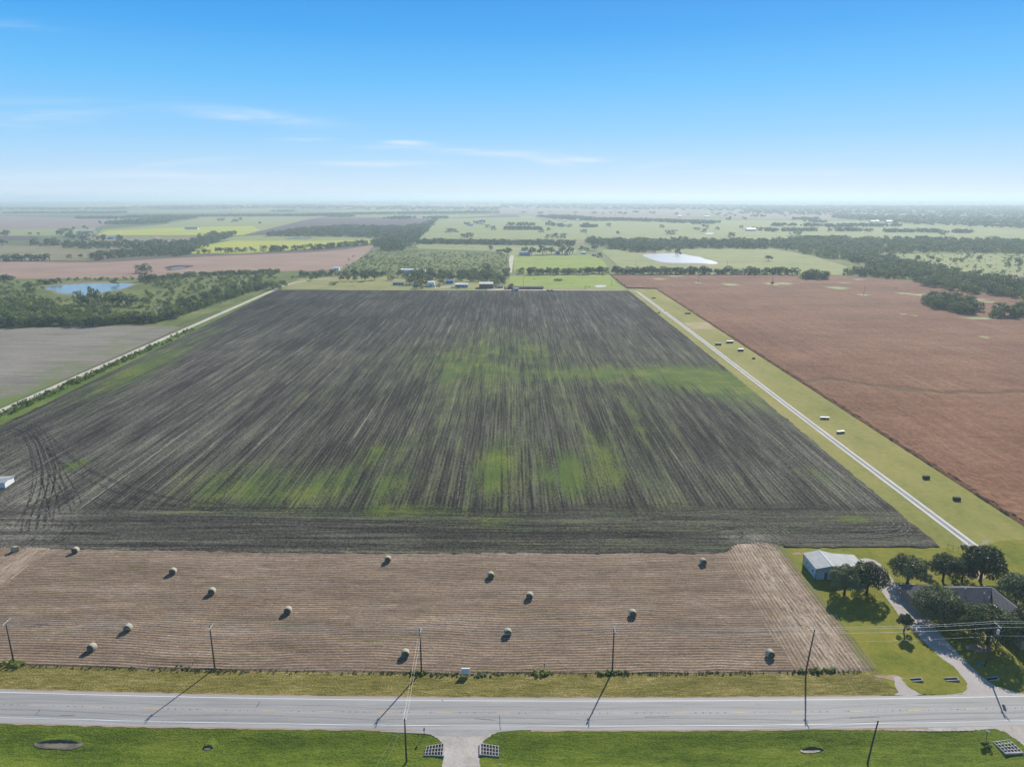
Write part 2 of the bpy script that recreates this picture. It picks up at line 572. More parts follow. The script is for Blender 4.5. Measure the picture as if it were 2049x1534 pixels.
def plough_mat():
    m_ = bpy.data.materials.new('dark_ploughed_soil')
    m_.use_nodes = True
    t = NT(m_.node_tree)
    b = m_.node_tree.nodes['Principled BSDF']
    b.inputs['Roughness'].default_value = 0.95
    b.inputs['Specular IOR Level'].default_value = 0.06
    p = t.pos()
    head = t.attr('head')

    def streak(sx, sy, det, off):
        a = t.noise(t.vmul(p, (sx, sy, sy)), 1.0, det, 0.6, off=off)
        h = t.noise(t.vmul(p, (sy, sx, sy)), 1.0, det, 0.6, off=off)
        return t.m('ADD', t.m('MULTIPLY', a, t.m('SUBTRACT', 1.0, head)), t.m('MULTIPLY', h, head))
    s1 = streak(1 / 14, 1 / 220, 3, (0, 0, 0))
    s2 = streak(1 / 3.0, 1 / 90, 3, (31, 7, 0))
    s3 = streak(1 / 1.0, 1 / 26, 3, (11, 77, 0))
    fine = t.noise(p, 1.1, 4.0, 0.7)
    fine2 = t.noise(p, 3.2, 3.0, 0.7, off=(5, 9, 0))
    big = t.noise(p, 1 / 90, 4.0, 0.55, off=(3, 40, 0))
    dry = t.attr('dry')

    def w(a, k):
        return t.m('MULTIPLY', t.m('SUBTRACT', a, 0.5), k)
    s = 0.41
    for a, k in ((s1, .55), (s2, .95), (s3, .9), (fine, 1.1), (fine2, .8), (big, .5)):
        s = t.m('ADD', s, w(a, k))
    px_, py_, _z = t.xyz(p)
    along = t.m('SUBTRACT', 1.0, head)
    wv = t.m('SINE', t.m('ADD', t.m('MULTIPLY', px_, 2 * math.pi / 1.52), t.m('MULTIPLY', fine, 2.5)))
    s = t.m('ADD', s, t.m('MULTIPLY', t.m('MULTIPLY', wv, along), .085))
    br = t.noise(t.vmul(p, (1 / 19.5, 1 / 38, 0)), 1.0, 3.0, .6, off=(6, 6, 0))
    dl = t.m('MULTIPLY', t.m('ABSOLUTE', t.m('SUBTRACT', t.m('FRACT', t.m('ADD', t.m('DIVIDE', px_, 19.5), t.m('MULTIPLY', br, .12))), .5)), 19.5)
    tram = t.m('SUBTRACT', t.m('MULTIPLY', t.mapr(dl, .2, 1.0, 1, 0), t.mapr(br, .42, .66, 0, .24)), t.m('MULTIPLY', t.mapr(t.m('ABSOLUTE', t.m('SUBTRACT', dl, 1.9)), .2, .9, 1, 0), t.mapr(br, .3, .55, .16, .02)))
    s = t.m('ADD', s, t.m('MULTIPLY', tram, along))
    s = t.m('ADD', s, t.m('MULTIPLY', dry, .35))
    soil = t.ramp(s, [(.12, (.016, .0145, .0125)), (.38, (.060, .055, .046)), (.60, (.124, .115, .096)), (.86, (.31, .285, .23))])
    green = t.attr('green')
    gs = t.m('ADD', t.m('ADD', t.m('ADD', w(s1, .6), w(s2, 1.1)), w(s3, 1.1)), t.m('ADD', w(fine, 1.3), w(fine2, 1.0)))
    dull = t.mapr(t.m('ADD', gs, t.m('SUBTRACT', green, 0.36)), -0.12, 0.58, 0, .5)
    viv = t.mapr(t.m('ADD', t.m('MULTIPLY', gs, 1.0), t.m('SUBTRACT', green, 0.62)), -0.10, 0.50, 0, .72)
    yel = t.mapr(t.m('ADD', t.noise(p, 1 / 18, 3.0, off=(9, 9, 0)), w(fine2, .9)), .38, .72)
    c = t.mix(dull, soil, t.mix(yel, (.060, .088, .036), (.112, .135, .056)))
    c = t.mix(viv, c, t.mix(yel, (.085, .15, .024), (.20, .235, .03)))
    t.put(b.inputs['Base Color'], c)
    bp = t.new('ShaderNodeBump')
    bp.inputs['Distance'].default_value = 0.28
    t.put(bp.inputs['Height'], t.m('ADD', t.m('MULTIPLY', s3, .8), t.m('ADD', fine, t.m('MULTIPLY', fine2, .5))))
    t.put(b.inputs['Normal'], bp.outputs[0])
    return m_


PLOUGH = plough_mat()


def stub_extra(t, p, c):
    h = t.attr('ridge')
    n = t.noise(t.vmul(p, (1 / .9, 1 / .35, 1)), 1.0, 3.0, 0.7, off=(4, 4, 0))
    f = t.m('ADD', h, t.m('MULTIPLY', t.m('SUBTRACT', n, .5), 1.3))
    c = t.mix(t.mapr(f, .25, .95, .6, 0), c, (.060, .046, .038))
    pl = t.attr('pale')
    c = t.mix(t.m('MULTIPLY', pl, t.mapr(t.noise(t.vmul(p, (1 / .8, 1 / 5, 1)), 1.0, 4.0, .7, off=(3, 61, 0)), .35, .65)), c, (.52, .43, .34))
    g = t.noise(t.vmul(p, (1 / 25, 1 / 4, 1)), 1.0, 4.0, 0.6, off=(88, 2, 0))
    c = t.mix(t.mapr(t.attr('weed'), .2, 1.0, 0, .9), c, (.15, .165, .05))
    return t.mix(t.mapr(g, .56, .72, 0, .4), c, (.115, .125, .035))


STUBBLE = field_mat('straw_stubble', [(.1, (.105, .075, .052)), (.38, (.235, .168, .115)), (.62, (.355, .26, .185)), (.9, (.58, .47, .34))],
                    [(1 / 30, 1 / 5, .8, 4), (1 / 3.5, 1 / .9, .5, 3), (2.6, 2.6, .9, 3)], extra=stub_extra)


def sorghum_extra(t, p, c):
    x, y, z = t.xyz(p)
    n = t.noise(t.vmul(p, (1 / 60, 1 / 110, 0)), 1.0, 3.0, 0.6, off=(2, 8, 0))
    w_ = t.attr('pale')
    c = t.mix(t.m('MULTIPLY', w_, t.mapr(n, .2, .5, .6, 1), clamp=True), c, (.34, .37, .19))
    return t.mix(t.m('MULTIPLY', t.attr('lane'), .7), c, (.10, .085, .04))


SORGHUM = field_mat('ripe_sorghum', [(.1, (.052, .022, .012)), (.38, (.152, .070, .038)), (.62, (.24, .122, .070)), (.9, (.38, .24, .155))],
                    [(1 / 110, 1 / 70, .6, 4), (1 / 26, 1 / 7, .3, 3), (1 / 2.4, 1 / 90, .4, 3), (1 / .9, 1 / 2.4, .7, 3), (2.6, 2.6, .5, 3)], bump=0.35, bump_layer=3, extra=sorghum_extra)
SOIL_DARK = field_mat('wheel_mark_soil', [(.2, (.024, .022, .021)), (.5, (.045, .041, .038)), (.8, (.085, .079, .07))], [(1.2, 1.2, 1, 4)])
SOIL_PALE = field_mat('pale_wheel_mark', [(.2, (.10, .093, .08)), (.5, (.17, .155, .13)), (.8, (.25, .225, .185))], [(1.2, 1.2, 1, 4)])


def broken(m_, thr=0.5, scale=.6):
    """wheel marks break up: holes by noise"""
    t = NT(m_.node_tree)
    b = m_.node_tree.nodes['Principled BSDF']
    n = t.noise(t.pos(), scale, 4.0, 0.7, off=(70, 1, 0))
    t.put(b.inputs['Alpha'], t.mapr(n, thr - .08, thr + .12))
    return m_


broken(SOIL_DARK, .49, .8)
broken(SOIL_PALE, .45, .9)

# ------------------------------------------------------------------ ground and far fields
gnd = MB()
gx = [-60000, -8000, -2000, -400, 400, 2000, 8000, 60000]
gy = [-8000, -500, 0, 124, 136, 1000, 4000, 12000, 36000]
gz = [-1.6, -1.6, -1.6, -1.6, -.4, -.4, -.4, -.4, -.4]
for i in range(len(gx) - 1):
    for j in range(len(gy) - 1):
        gnd.add([(gx[i], gy[j], gz[j]), (gx[i + 1], gy[j], gz[j]), (gx[i + 1], gy[j + 1], gz[j + 1]), (gx[i], gy[j + 1], gz[j + 1])], [(0, 1, 2, 3)])
bmv = gnd.build('ground', PASTURE)
bmm = bmesh.new(); bmm.from_mesh(bmv.data); bmesh.ops.remove_doubles(bmm, verts=bmm.verts, dist=.01); bmm.to_mesh(bmv.data); bmm.free()
tag(bmv, 'patchwork of pale pasture and farmland out to the horizon', 'ground', kind='structure')

FAR = [
    ('tan_field', [(-900, 523), (0, 523), (185, 525), (240, 523), (330, 517), (480, 510), (620, 505), (690, 499), (752, 489), (740, 500), (715, 520), (683, 538), (620, 542), (520, 545), (270, 557), (0, 559), (-900, 560)], TAN, 'bare tan field beyond the left thicket and pond'),
    ('scrub_field', [(752, 494), (1003, 503), (1020, 518), (1024, 540), (1018, 553), (690, 554), (683, 538), (715, 520)], SCRUB, 'rough green scrub field left of the dirt lane'),
    ('pasture', [(826, 487), (1120, 493), (1180, 505), (1030, 513), (1000, 503), (900, 499), (838, 497)], MEADOW, 'narrow pale pasture in front of the creek hedge'),
    ('yellow_field', [(378, 507), (400, 492), (470, 480), (757, 478), (745, 487), (600, 499), (480, 507)], YELLOW, 'yellow-green crop field bordered by a broken hedge'),
    ('pasture', [(440, 481), (470, 473), (560, 469), (660, 471), (757, 474), (757, 479), (620, 482)], MEADOW, 'pale pasture with a shallow pool above the yellow crop'),
    ('brown_field', [(488, 470), (610, 440), (637, 435.5), (703, 435.5), (803, 435), (860, 437), (842, 459), (700, 461), (600, 464), (500, 471)], BROWN, 'dark brown ploughed field behind the woods'),
    ('pasture', [(190, 471), (205, 459), (320, 450), (410, 436), (650, 433), (610, 440), (486, 471)], MEADOW, 'pale pasture around the distant white house'),
    ('yellow_field', [(192, 470.5), (215, 462), (330, 456), (505, 452), (520, 460), (484, 470.5)], YELLOW, 'distant yellow-green band of crop below the white house'),
    ('mauve_field', [(-900, 430), (0, 432), (140, 436), (245, 440), (190, 456), (0, 460), (-900, 462)], MAUVE, 'distant mauve stubble field at the left'),
    ('pasture', [(-900, 462), (0, 460), (192, 456), (182, 471), (0, 472), (-900, 474)], MEADOW, 'distant pale green strip at the left'),
    ('brown_field', [(-500, 472), (75, 472.5), (72, 480), (0, 481.5), (-500, 483)], BROWN, 'small dark ploughed field at the far left'),
    ('olive_field', [(180, 471.5), (395, 472), (398, 480), (300, 490), (165, 490)], OLIVE, 'olive tan field with a pale farm track'),
    ('olive_field', [(-900, 491), (120, 491), (260, 492), (270, 510), (180, 521), (0, 521), (-900, 522)], OLIVE, 'olive grassland before the left hedge'),
    ('meadow', [(838, 474), (855, 455), (870, 445), (893, 437.5), (1060, 432), (1083, 440), (1092, 479), (842, 478)], MEADOW, 'large mown pale green meadow with farm buildings'),
    ('brown_field', [(862, 436), (1035, 429.5), (1040, 434.5), (900, 437)], BROWN, 'distant brown strip above the mown meadow'),
    ('pasture', [(1092, 479), (1084, 446), (1200, 440), (1420, 441), (2200, 446), (2600, 490), (1900, 482), (1540, 480), (1200, 480)], MEADOW, 'wide pale pasture dotted with trees at the right'),
    ('mauve_field', [(1000, 416), (1340, 422), (1480, 430), (1400, 434), (1200, 436), (1080, 430), (1000, 428)], MAUVE, 'distant mauve stubble field near the horizon'),
    ('mauve_field', [(1440, 424), (1720, 430), (1700, 438), (1460, 436)], MAUVE, 'distant dull stubble field at the right'),
    ('pasture', [(1204, 502), (1236, 494), (1540, 495), (1640, 515), (1700, 535), (1690, 550), (1600, 550), (1228, 549), (1240, 536)], MEADOW, 'pale green pasture around the white pond'),
    ('bright_field', [(1027, 513), (1182, 510), (1206, 520), (1222, 540), (1040, 545), (1028, 541)], MEADOW_BRIGHT, 'bright green field right of the dirt lane'),
    ('bright_field', [(1020, 552), (1222, 549), (1235, 567), (1256, 578), (1160, 584), (1015, 583)], MEADOW_BRIGHT, 'bright green pasture behind the ploughed field'),
    ('farm_yard_grass', [(556, 578), (580, 566), (612, 553), (780, 552), (1018, 560), (1017, 583), (800, 582)], PALE_GRASS, 'pale grass around the farm buildings'),
    ('pale_grass', [(1017, 574), (1100, 574), (1256, 577), (1300, 580), (1284, 588), (1017, 584)], PALE_GRASS, 'pale grass verge at the far end of the ploughed field'),
    ('savanna', [(1786, 508), (1900, 503), (2200, 505), (2400, 556), (2049, 553), (1950, 552), (1850, 535)], MEADOW, 'pale grassland dotted with shrubs'),
    ('mauve_field', [(1950, 551), (2300, 552), (2400, 576), (2049, 572), (2005, 562)], MAUVE, 'mauve stubble patch beside the creek woods'),
    ('thicket_ground', [(-700, 558), (0, 558), (270, 556), (520, 544), (612, 541), (612, 553), (580, 566), (556, 576), (350, 652), (0, 662), (-700, 690)], SCRUB, 'rough green ground under the left thicket'),
    ('grey_field', [(-700, 690), (0, 658), (120, 654), (345, 651), (364, 655), (0, 816), (-300, 960), (-1400, 1100)], GREYFIELD, 'grey stubble field left of the pale track'),
    ('woodland_floor', [(1172, 488), (1236, 500), (1286, 506), (1366, 498), (1536, 497), (1580, 501), (1650, 518), (1700, 535), (1690, 552), (1793, 560), (1866, 575), (2049, 600), (2300, 640), (2300, 575), (2010, 562), (1880, 540), (1800, 515), (1786, 508), (1960, 507), (2300, 510), (2300, 484), (1900, 482), (1600, 479), (1240, 482), (1172, 480)], SCRUB, 'shaded green floor of the creek woods'),
    ('woodland_floor', [(525, 473), (593, 461), (690, 453), (800, 455), (850, 449), (880, 436), (870, 448), (840, 478), (836, 490), (800, 503), (755, 502), (748, 492), (765, 478), (700, 474), (600, 473)], SCRUB, 'shaded green floor of the woods behind the yellow crop'),
    ('pasture', [(620, 426), (760, 416), (1000, 412), (900, 419), (760, 424)], MEADOW, 'distant pale pasture near the horizon'),
    ('pasture', [(820, 437), (850, 430), (1000, 429), (980, 432), (890, 436)], MEADOW, 'thin distant pale pasture'),
]
for k, (nm, px, m_, lab) in enumerate(FAR):
    far = min(p[1] for p in px)
    patch(nm, px, -.36 + .012 * k if far > 500 else -.3 + .02 * k, m_, lab, 'field', smooth=0)

# ------------------------------------------------------------------ near ground: verges, road, stubble, plough
def xs(a, b, st):
    return np.arange(a, b + st * .5, st)


def band(name, x0, x1, y0f, y1f, z, material, label, cat='grass', step=4.0, rows=2):
    X = xs(x0, x1, step)
    t = np.linspace(0, 1, rows)[:, None]
    Y = y0f(X)[None, :] * (1 - t) + y1f(X)[None, :] * t
    me = grid_mesh(name, np.broadcast_to(X, Y.shape).copy(), Y, np.full(Y.shape, z), material)
    return tag(link(name, me), label, cat, kind='structure')


def edge(pix):
    pts = [G(*p) for p in pix]
    c = np.polyfit([p.x for p in pts], [p.y for p in pts], 2)
    c0, c1 = np.polyval(c, -125), np.polyval(c, 125)

    def f_(x):
        x = np.asarray(x, dtype=float)
        return np.polyval(c, np.clip(x, -125, 125))
    return f_


roadN = edge([(0, 1379.5), (500, 1390), (1000, 1397.5), (1500, 1394), (2049, 1387)])
roadS = edge([(0, 1445.5), (500, 1455), (1000, 1461), (1500, 1457), (2049, 1451)])
lineN = edge([(0, 1384.2), (500, 1395), (1000, 1403), (1500, 1399.5), (2049, 1392)])
lineS = edge([(0, 1434), (500, 1446.5), (1000, 1452.2), (1500, 1449), (2049, 1441)])
roadC = lambda x: (lineN(x) + lineS(x)) / 2
XR = 420


def ditch(x, y):
    """roadside ditch south of the highway, filled where the drives cross"""
    x = np.asarray(x, dtype=float)
    d = roadS(x) - y
    w1 = np.clip(np.maximum(-14.6 - x, x + 5.0) / 4.5, 0, 1)
    w2 = np.clip((95.5 - x) / 6, 0, 1)
    return np.interp(d, [.8, 4.2, 8.5, 13.0], [0, -.6, -.6, 0]) * w1 * w2


vx_ = np.concatenate([xs(-XR, -132, 12), xs(-130, 130, 1.0), xs(132, XR, 12)])
vt = np.concatenate([[0, .4, .6], np.linspace(.7, 1, 70)])
VX = np.broadcast_to(vx_, (len(vt), len(vx_))).copy()
VY = -60 + (roadS(vx_)[None, :] + 60) * vt[:, None]
VZ = ditch(VX, VY) - .02 + .10 * (vnoise(VX / 2.2, VY / 1.1, 131) - .5) * (vt[:, None] < .99) * np.clip(np.maximum(-15 - VX, VX + 4.6), 0, 1) * np.clip(95 - VX, 0, 1)
me = grid_mesh('verge', VX, VY, VZ, GRASS_NEAR)
tag(link('verge', me), 'bright green grass verge and ditch south of the highway', 'grass', kind='structure')

band('verge', -XR, 85, roadN, lambda x: x * 0 + 143.0, -.04, GRASS_DRY, 'dry yellowish verge between highway and stubble', rows=6)
rx_ = xs(-XR, XR, 4)
off = np.array([-6, -4.1, -3.65, -3.3, -3.0, -2.7, -2.3, -1.9, -1.4, -1.0, -.7, -.4, 0, .4, .7, 1.0, 1.4, 1.9, 2.3, 2.7, 3.0, 3.3, 3.65, 4.1, 6])
wr = np.array([-.6, -.6, -.3, 0, .5, 1, .6, .45, .6, 1, .5, .1, .25, .1, .5, 1, .6, .45, .6, 1, .5, 0, -.3, -.6, -.6])
RX = np.broadcast_to(rx_, (len(off), len(rx_))).copy()
RY = np.clip(roadC(rx_)[None, :] + off[:, None], roadS(rx_)[None, :], roadN(rx_)[None, :])
RY[0], RY[-1] = roadS(rx_), roadN(rx_)
me = grid_mesh('road', RX, RY, np.full(RX.shape, .02), ASPHALT, {'wear': np.broadcast_to(wr[:, None], RX.shape)})
tag(link('road', me), 'grey two lane asphalt highway', 'road', kind='structure')
for fn, sgn, lab in ((roadS, -1, 'thin pale gravel edge along the south side of the highway'), (roadN, 1, 'thin pale gravel edge along the north side of the highway')):
    ribbon('gravel_edge', [[(x, float(fn(x)) + sgn * .12) for x in np.arange(a_, b_, 1.5)] for a_, b_ in (((-200, -19.2), (3.8, 84)) if sgn < 0 else ((-200, 80), (125, 200)))], .5, .017, BARE, lab, 'gravel', it=0, jit=.7)
lm = MB()
for ln in (lineN, lineS):
    X = xs(-XR, XR, 4)
    for a, b in zip(X[:-1], X[1:]):
        lm.add([(a, ln(a) - .075, .026), (b, ln(b) - .075, .026), (b, ln(b) + .075, .026), (a, ln(a) + .075, .026)], [(0, 1, 2, 3)])
tag(lm.build('road_edge_line', WHITE_PAINT, fix=False), 'solid white edge lines of the highway', 'road marking', kind='structure')
dm = MB()
x0 = G(1007, 1427).x
for k in range(-33, 34):
    a = x0 - 1.5 + 12.19 * k
    b = a + 3.05
    dm.add([(a, roadC(a) - .09, .026), (b, roadC(b) - .09, .026), (b, roadC(b) + .09, .026), (a, roadC(a) + .09, .026)], [(0, 1, 2, 3)])
tag(dm.build('road_centre_line', YELLOW_PAINT, fix=False), 'dashed yellow centre line of the highway', 'road marking', kind='structure')
TAR = mat('tar_crack', (.07, .07, .075), .7, .3)
RUMBLE = mat('rumble_groove', (.13, .13, .135), .9, .1)
rm = MB()
for k in range(-120, 121):
    a = x0 + 1.52 * k + random.uniform(-.06, .06)
    if -1.7 < ((a - x0 + 6.1) % 12.19) - 6.1 < 1.7 or random.random() < .12:
        continue
    w_ = random.uniform(.10, .3)
    rm.add([(a, roadC(a) - .14, .024), (a + w_, roadC(a) - .14, .024), (a + w_ + .12, roadC(a) + .14, .024), (a + .12, roadC(a) + .14, .024)], [(0, 1, 2, 3)])
tag(rm.build('rumble_mark', RUMBLE, fix=False), 'row of small dark rumble marks along the road centre', 'road marking', kind='structure')
cm = []
for (a, b) in [((70, 1431), (80, 1419)), ((512, 1415), (520, 1403)), ((999, 1430), (1000, 1452)), ((1000, 1452), (1001, 1460)), ((120, 1431), (150, 1431)), ((950, 1437), (990, 1440)), ((884, 1399), (886, 1403)), ((1290, 1434), (1340, 1433)), ((1700, 1436), (1760, 1434))]:
    pa, pb = G(*a), G(*b)
    cm.append([(pa.x, pa.y), ((pa.x + pb.x) / 2 + .1, (pa.y + pb.y) / 2), (pb.x, pb.y)])
ribbon('road_crack', cm, .13, .029, TAR, 'dark tar sealed cracks in the highway', 'road marking', jit=.4)

# aprons and drives
patch('apron', [(760, 1458), (1060, 1458), (1000, 1463.5), (985, 1466), (968, 1471), (955, 1472), (880, 1472), (850, 1467), (760, 1463)], .012, APRON, 'worn asphalt apron of the south drive', 'road')
patch('gravel_drive', [(862, 1468), (1004, 1462), (986, 1468), (968, 1481), (961, 1497), (959, 1520), (962, 1545), (965, 1640), (880, 1640), (883, 1545), (887, 1520), (887, 1500), (884, 1484), (872, 1474)], .004, GRAVEL, 'pale gravel drive leaving the highway southward', 'road', wob=.12)
patch('gravel_drive', [(1930, 1449), (2200, 1449), (2300, 1600), (2140, 1600), (2075, 1515), (2040, 1483), (2012, 1464), (1985, 1456)], .004, GRAVEL, 'pale gravel drive at the lower right corner', 'road', wob=.12)
patch('gravel_shoulder', [(1700, 1459), (1960, 1449), (1990, 1457), (1940, 1461), (1860, 1462), (1790, 1460)], .0, GRAVEL, 'gravel shoulder of the highway', 'road', wob=.1)
patch('lawn', [(82, 141), (82, 133), (84, 131), (84.5, 130), (118, 130.4), (230, 131.5), (230, 210), (150, 200), (141, 196), (82, 195.5)], -.01, LAWN, 'yellow green lawn around the house and metal shed', 'lawn', world=True, wob=.25)
DRV = [(1721, 1117), (1736, 1116.5), (1750, 1120), (1761, 1127), (1771, 1138), (1780, 1150), (1793, 1167), (1830, 1167), (1836, 1183), (1822, 1190), (1832, 1203), (1847, 1220), (1879, 1265), (1923, 1312), (1964, 1353), (1992, 1372), (2036, 1384), (2060, 1389), (1890, 1389), (1925, 1386), (1934, 1380), (1936, 1367), (1910, 1334), (1879, 1312), (1834, 1268), (1797, 1227), (1759, 1176), (1742, 1160), (1722, 1148), (1722, 1125)]
patch('driveway', DRV, .008, DRIVE, 'grey driveway curving from the highway to the shed', 'driveway', wob=.1)
patch('gravel_pull_in', [(1787, 1354), (1797, 1352), (1806, 1360), (1818, 1374), (1838, 1386), (1850, 1390), (1790, 1391), (1797, 1384), (1792, 1370)], .006, DRIVE, 'small worn pull-in at the lawn corner', 'road', wob=.22)
patch('bare_patch', [(1745, 1352), (1790, 1349), (1815, 1358), (1790, 1362)], .002, BARE, 'worn bare patch at the lawn corner', 'ground', wob=.3)
for (px, py, a, b) in [(1594, 1107, 3.2, 1.4), (1950, 1150, 7, 4), (1958, 1296, 6, 3), (1925, 1252, 2, 1.5), (2032, 1282, 3, 2), (1990, 1276, 4, 2)]:
    c0 = G(px, py)
    patch('bare_patch', [(c0.x + a / 2 * math.cos(t), c0.y + b / 2 * math.sin(t)) for t in np.linspace(0, 2 * math.pi, 14)[:-1]], .004, BARE, 'bare trodden earth on the lawn', 'ground', world=True, wob=.3)
# mud pools in the ditch
for (pts, wp, lab) in [
        ([(66, 1488), (80, 1482), (120, 1481), (165, 1484), (170, 1490), (145, 1500), (100, 1498), (75, 1496)], [(85, 1490), (130, 1488), (138, 1492), (130, 1497), (92, 1496)], 'muddy hole with brown water in the grass verge at lower left'),
        ([(405, 1497), (415, 1491), (430, 1491), (426, 1498), (412, 1502)], [(410, 1497), (424, 1494), (424, 1498), (412, 1500)], 'small puddle in the green verge'),
        ([(1598, 1502), (1608, 1497), (1640, 1495), (1650, 1499), (1636, 1505), (1615, 1507)], [(1606, 1503), (1640, 1501), (1634, 1504), (1614, 1506)], 'silty grey puddle in the verge at lower right')]:
    pts_w, wp_w = [G(*p, -.6) for p in pts], [G(*p, -.6) for p in wp]
    patch('mud', pts_w, -.52, MUD, lab, 'mud', smooth=1, wob=.12, world=True)
    xa, xb = min(p[0] for p in pts), max(p[0] for p in pts)
    yt = min(p[1] for p in pts)
    ga, gb = G(xa + (xb - xa) * .08, yt + 2, -.6), G(xb - (xb - xa) * .05, yt + 2, -.6)
    bk = MB()
    nb = 14
    vs, fs = [], []
    for k in range(nb + 1):
        u = k / nb
        x, y = ga.x + (gb.x - ga.x) * u, ga.y - 1.2 * (2 * u - 1) ** 2 * .4 + random.uniform(-.06, .06)
        hh = .42 * math.sin(math.pi * min(1, max(0, u))) ** .5 + random.uniform(-.04, .04) * (0 < k < nb)
        vs += [(x, y - .12, -.62), (x, y + .02, hh * .95 - .55), (x, y + .25, hh - .55), (x, y + 2.2, hh * .5 - .55)]
    for k in range(nb):
        for r_ in range(3):
            fs.append((4 * k + r_, 4 * k + 4 + r_, 4 * k + 5 + r_, 4 * k + 1 + r_))
    bk.add(vs, fs)
    bk.mi = [1 if i % 3 == 0 else 0 for i in range(len(fs))]
    tag(bk.build('mud_bank', [GRASS_NEAR, MUD]), 'low eroded bank behind the ' + lab.split(' in ')[0], 'bank', kind='structure')
    patch('puddle', wp_w, -.505, PUDDLE, 'shallow water in the ' + lab.split(' in ')[0], 'puddle', smooth=2, world=True)

# stubble field, real ridges
plough_front = lambda x: 190.5 + np.interp(x, [-230, -140, -60, 58, 64, 69, 80, 84, 130], [6.5, 4.5, 1.6, 1.4, 2.2, 7.5, 8.0, 5.2, 5.5])
stub_front = edge([(0, 1329), (200, 1336), (428, 1342), (842, 1347), (1228, 1347), (1612, 1345), (1740, 1343)])


def ridge_grid(x0, x1, y1, dx_, dy_, along_x, label, z0=0.0):
    X, Y = np.meshgrid(xs(x0, x1, dx_), xs(137.0, y1, dy_))
    Y = Y + (stub_front(X) - 137.0) * (1 - np.clip((Y - 137) / 45, 0, 1))
    wob = 1.8 * vnoise(X / 34, Y / 30, 3) + .6 * vnoise(X / 8, Y / 9, 4)
    Yr = Y - (stub_front(X) - 137.0) * (1 - np.clip((Y - 137) / 45, 0, 1))
    ph = (Yr + wob) / .97 if along_x else (X + .4 * vnoise(X / 60, Y / 14, 5)) / .97
    h = .5 + .5 * np.cos(2 * np.pi * ph)
    h = h * (.35 + .9 * vnoise(X / 3.1, Y / .9, 8)) * (.55 + .7 * vnoise(X / 24, Y / 5, 28))
    Z = z0 + .13 * h + .07 * vnoise(X * 2.1, Y * 2.1, 9) + .06 * vnoise(X / 1.3, Y / 1.3, 19)
    Z = Z - .5 * np.clip((Y - plough_front(X) - .6) / 1.2, 0, 1) - .2 * np.clip(1 - (Y - stub_front(X)) / .6, 0, 1)
    if not along_x:
        cut = 63.2 + 2.0 * (vnoise(X * 0, Y / 5, 91) - .5) - X if x0 > 0 else X + 139.5 + 2 * (vnoise(X * 0, Y / 5, 92) - .5)
        Z = Z + .05 - .35 * np.clip(cut / .8, 0, 1)
    pale = np.zeros_like(X)
    if not along_x:
        pale = (.75 * np.exp(-((X - 71.5) / 4.5) ** 2) + .5 * np.exp(-((X - 78) / 1.6) ** 2) + .5 * np.exp(-((X + 145) / 6) ** 2)) * (.5 + .9 * vnoise(X / 1.4, Y / 12, 35))
    else:
        pale = .5 * np.exp(-((Y - plough_front(X)) / 4) ** 2) * vnoise(X / 8, Y / 2, 36)
    weed = np.clip((X - 78.3) / 3.2, 0, 1) * (.35 + vnoise(X / .9, Y / 4, 37)) if x0 > 0 else X * 0
    if x0 > 0:
        Z = Z - .16 * np.clip((X - 80.5 - 1.2 * vnoise(X * 0, Y / 3, 38)) / 1.2, 0, 1)
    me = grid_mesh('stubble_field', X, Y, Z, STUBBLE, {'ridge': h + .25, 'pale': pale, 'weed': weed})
    return tag(link('stubble_field', me), label, 'field', kind='structure')


ridge_grid(-139, 65, 198.6, .8, .16, True, 'pale straw stubble with rows along the highway')
ridge_grid(62.4, 82.3, 201, .18, .8, False, 'stubble headland with rows running away at the right')
ridge_grid(-230, -137.5, 199.5, .22, .9, False, 'stubble headland with rows running away at the left')

# main ploughed field
YF, YB = 190.5, 806.0
rows_y = [YF]
while rows_y[-1] < YB:
    rows_y.append(rows_y[-1] + max(.8, rows_y[-1] * .0042))
rows_y[-1] = YB
ry = np.array(rows_y)
tt = (ry - YF) / (YB - YF)
xl = np.interp(ry, [150, 320, 823], [-228, -238, -268])
yr = np.interp(ry, [190, 198, 437, 783, 900], [129.8, 130.3, 132.6, 132.3, 132.3]) + .9 * (vnoise(ry / 3, ry * 0, 141) - .5) + .7 * (vnoise(ry / 14, ry * 0, 142) - .5)
cols = np.linspace(0, 1, 380)
X = xl[:, None] * (1 - cols) + yr[:, None] * cols
Y = np.broadcast_to(ry[:, None], X.shape) + np.where(ry[:, None] > 700, 1, 0) * (X * -.013 - 3) * ((ry[:, None] - 700) / 106).clip(0, 1)
Y = Y + (plough_front(X) - 190.5 + 1.1 * (vnoise(X / 2.5, X * 0, 143) - .5)) * (1 - ((ry[:, None] - YF) / 14).clip(0, 1))
green = .16 + .22 * vnoise(X / 60, Y / 90, 21) + .10 * vnoise(X / 9, Y / 70, 22)
green = green + .14 * np.exp(-((X - 30) / 100) ** 2) * np.clip((600 - Y) / 120, 0, 1) - .16 * np.clip((Y - 560) / 80, 0, 1) - .08 * (Y < 232)


def blob(px, py, rx, ry_, s):
    c = G(px, py)
    a = G(px + rx, py).x - c.x
    b = (G(px, py - ry_).y - G(px, py + ry_).y) / 2
    d = ((X - c.x) / a) ** 2 + ((Y - c.y) / b) ** 2
    return s * np.exp(-d * .8) * (.2 + .9 * vnoise(X / 4, Y / 40, int(px)) + .9 * vnoise(X / 7, Y / 11, int(px) + 1))


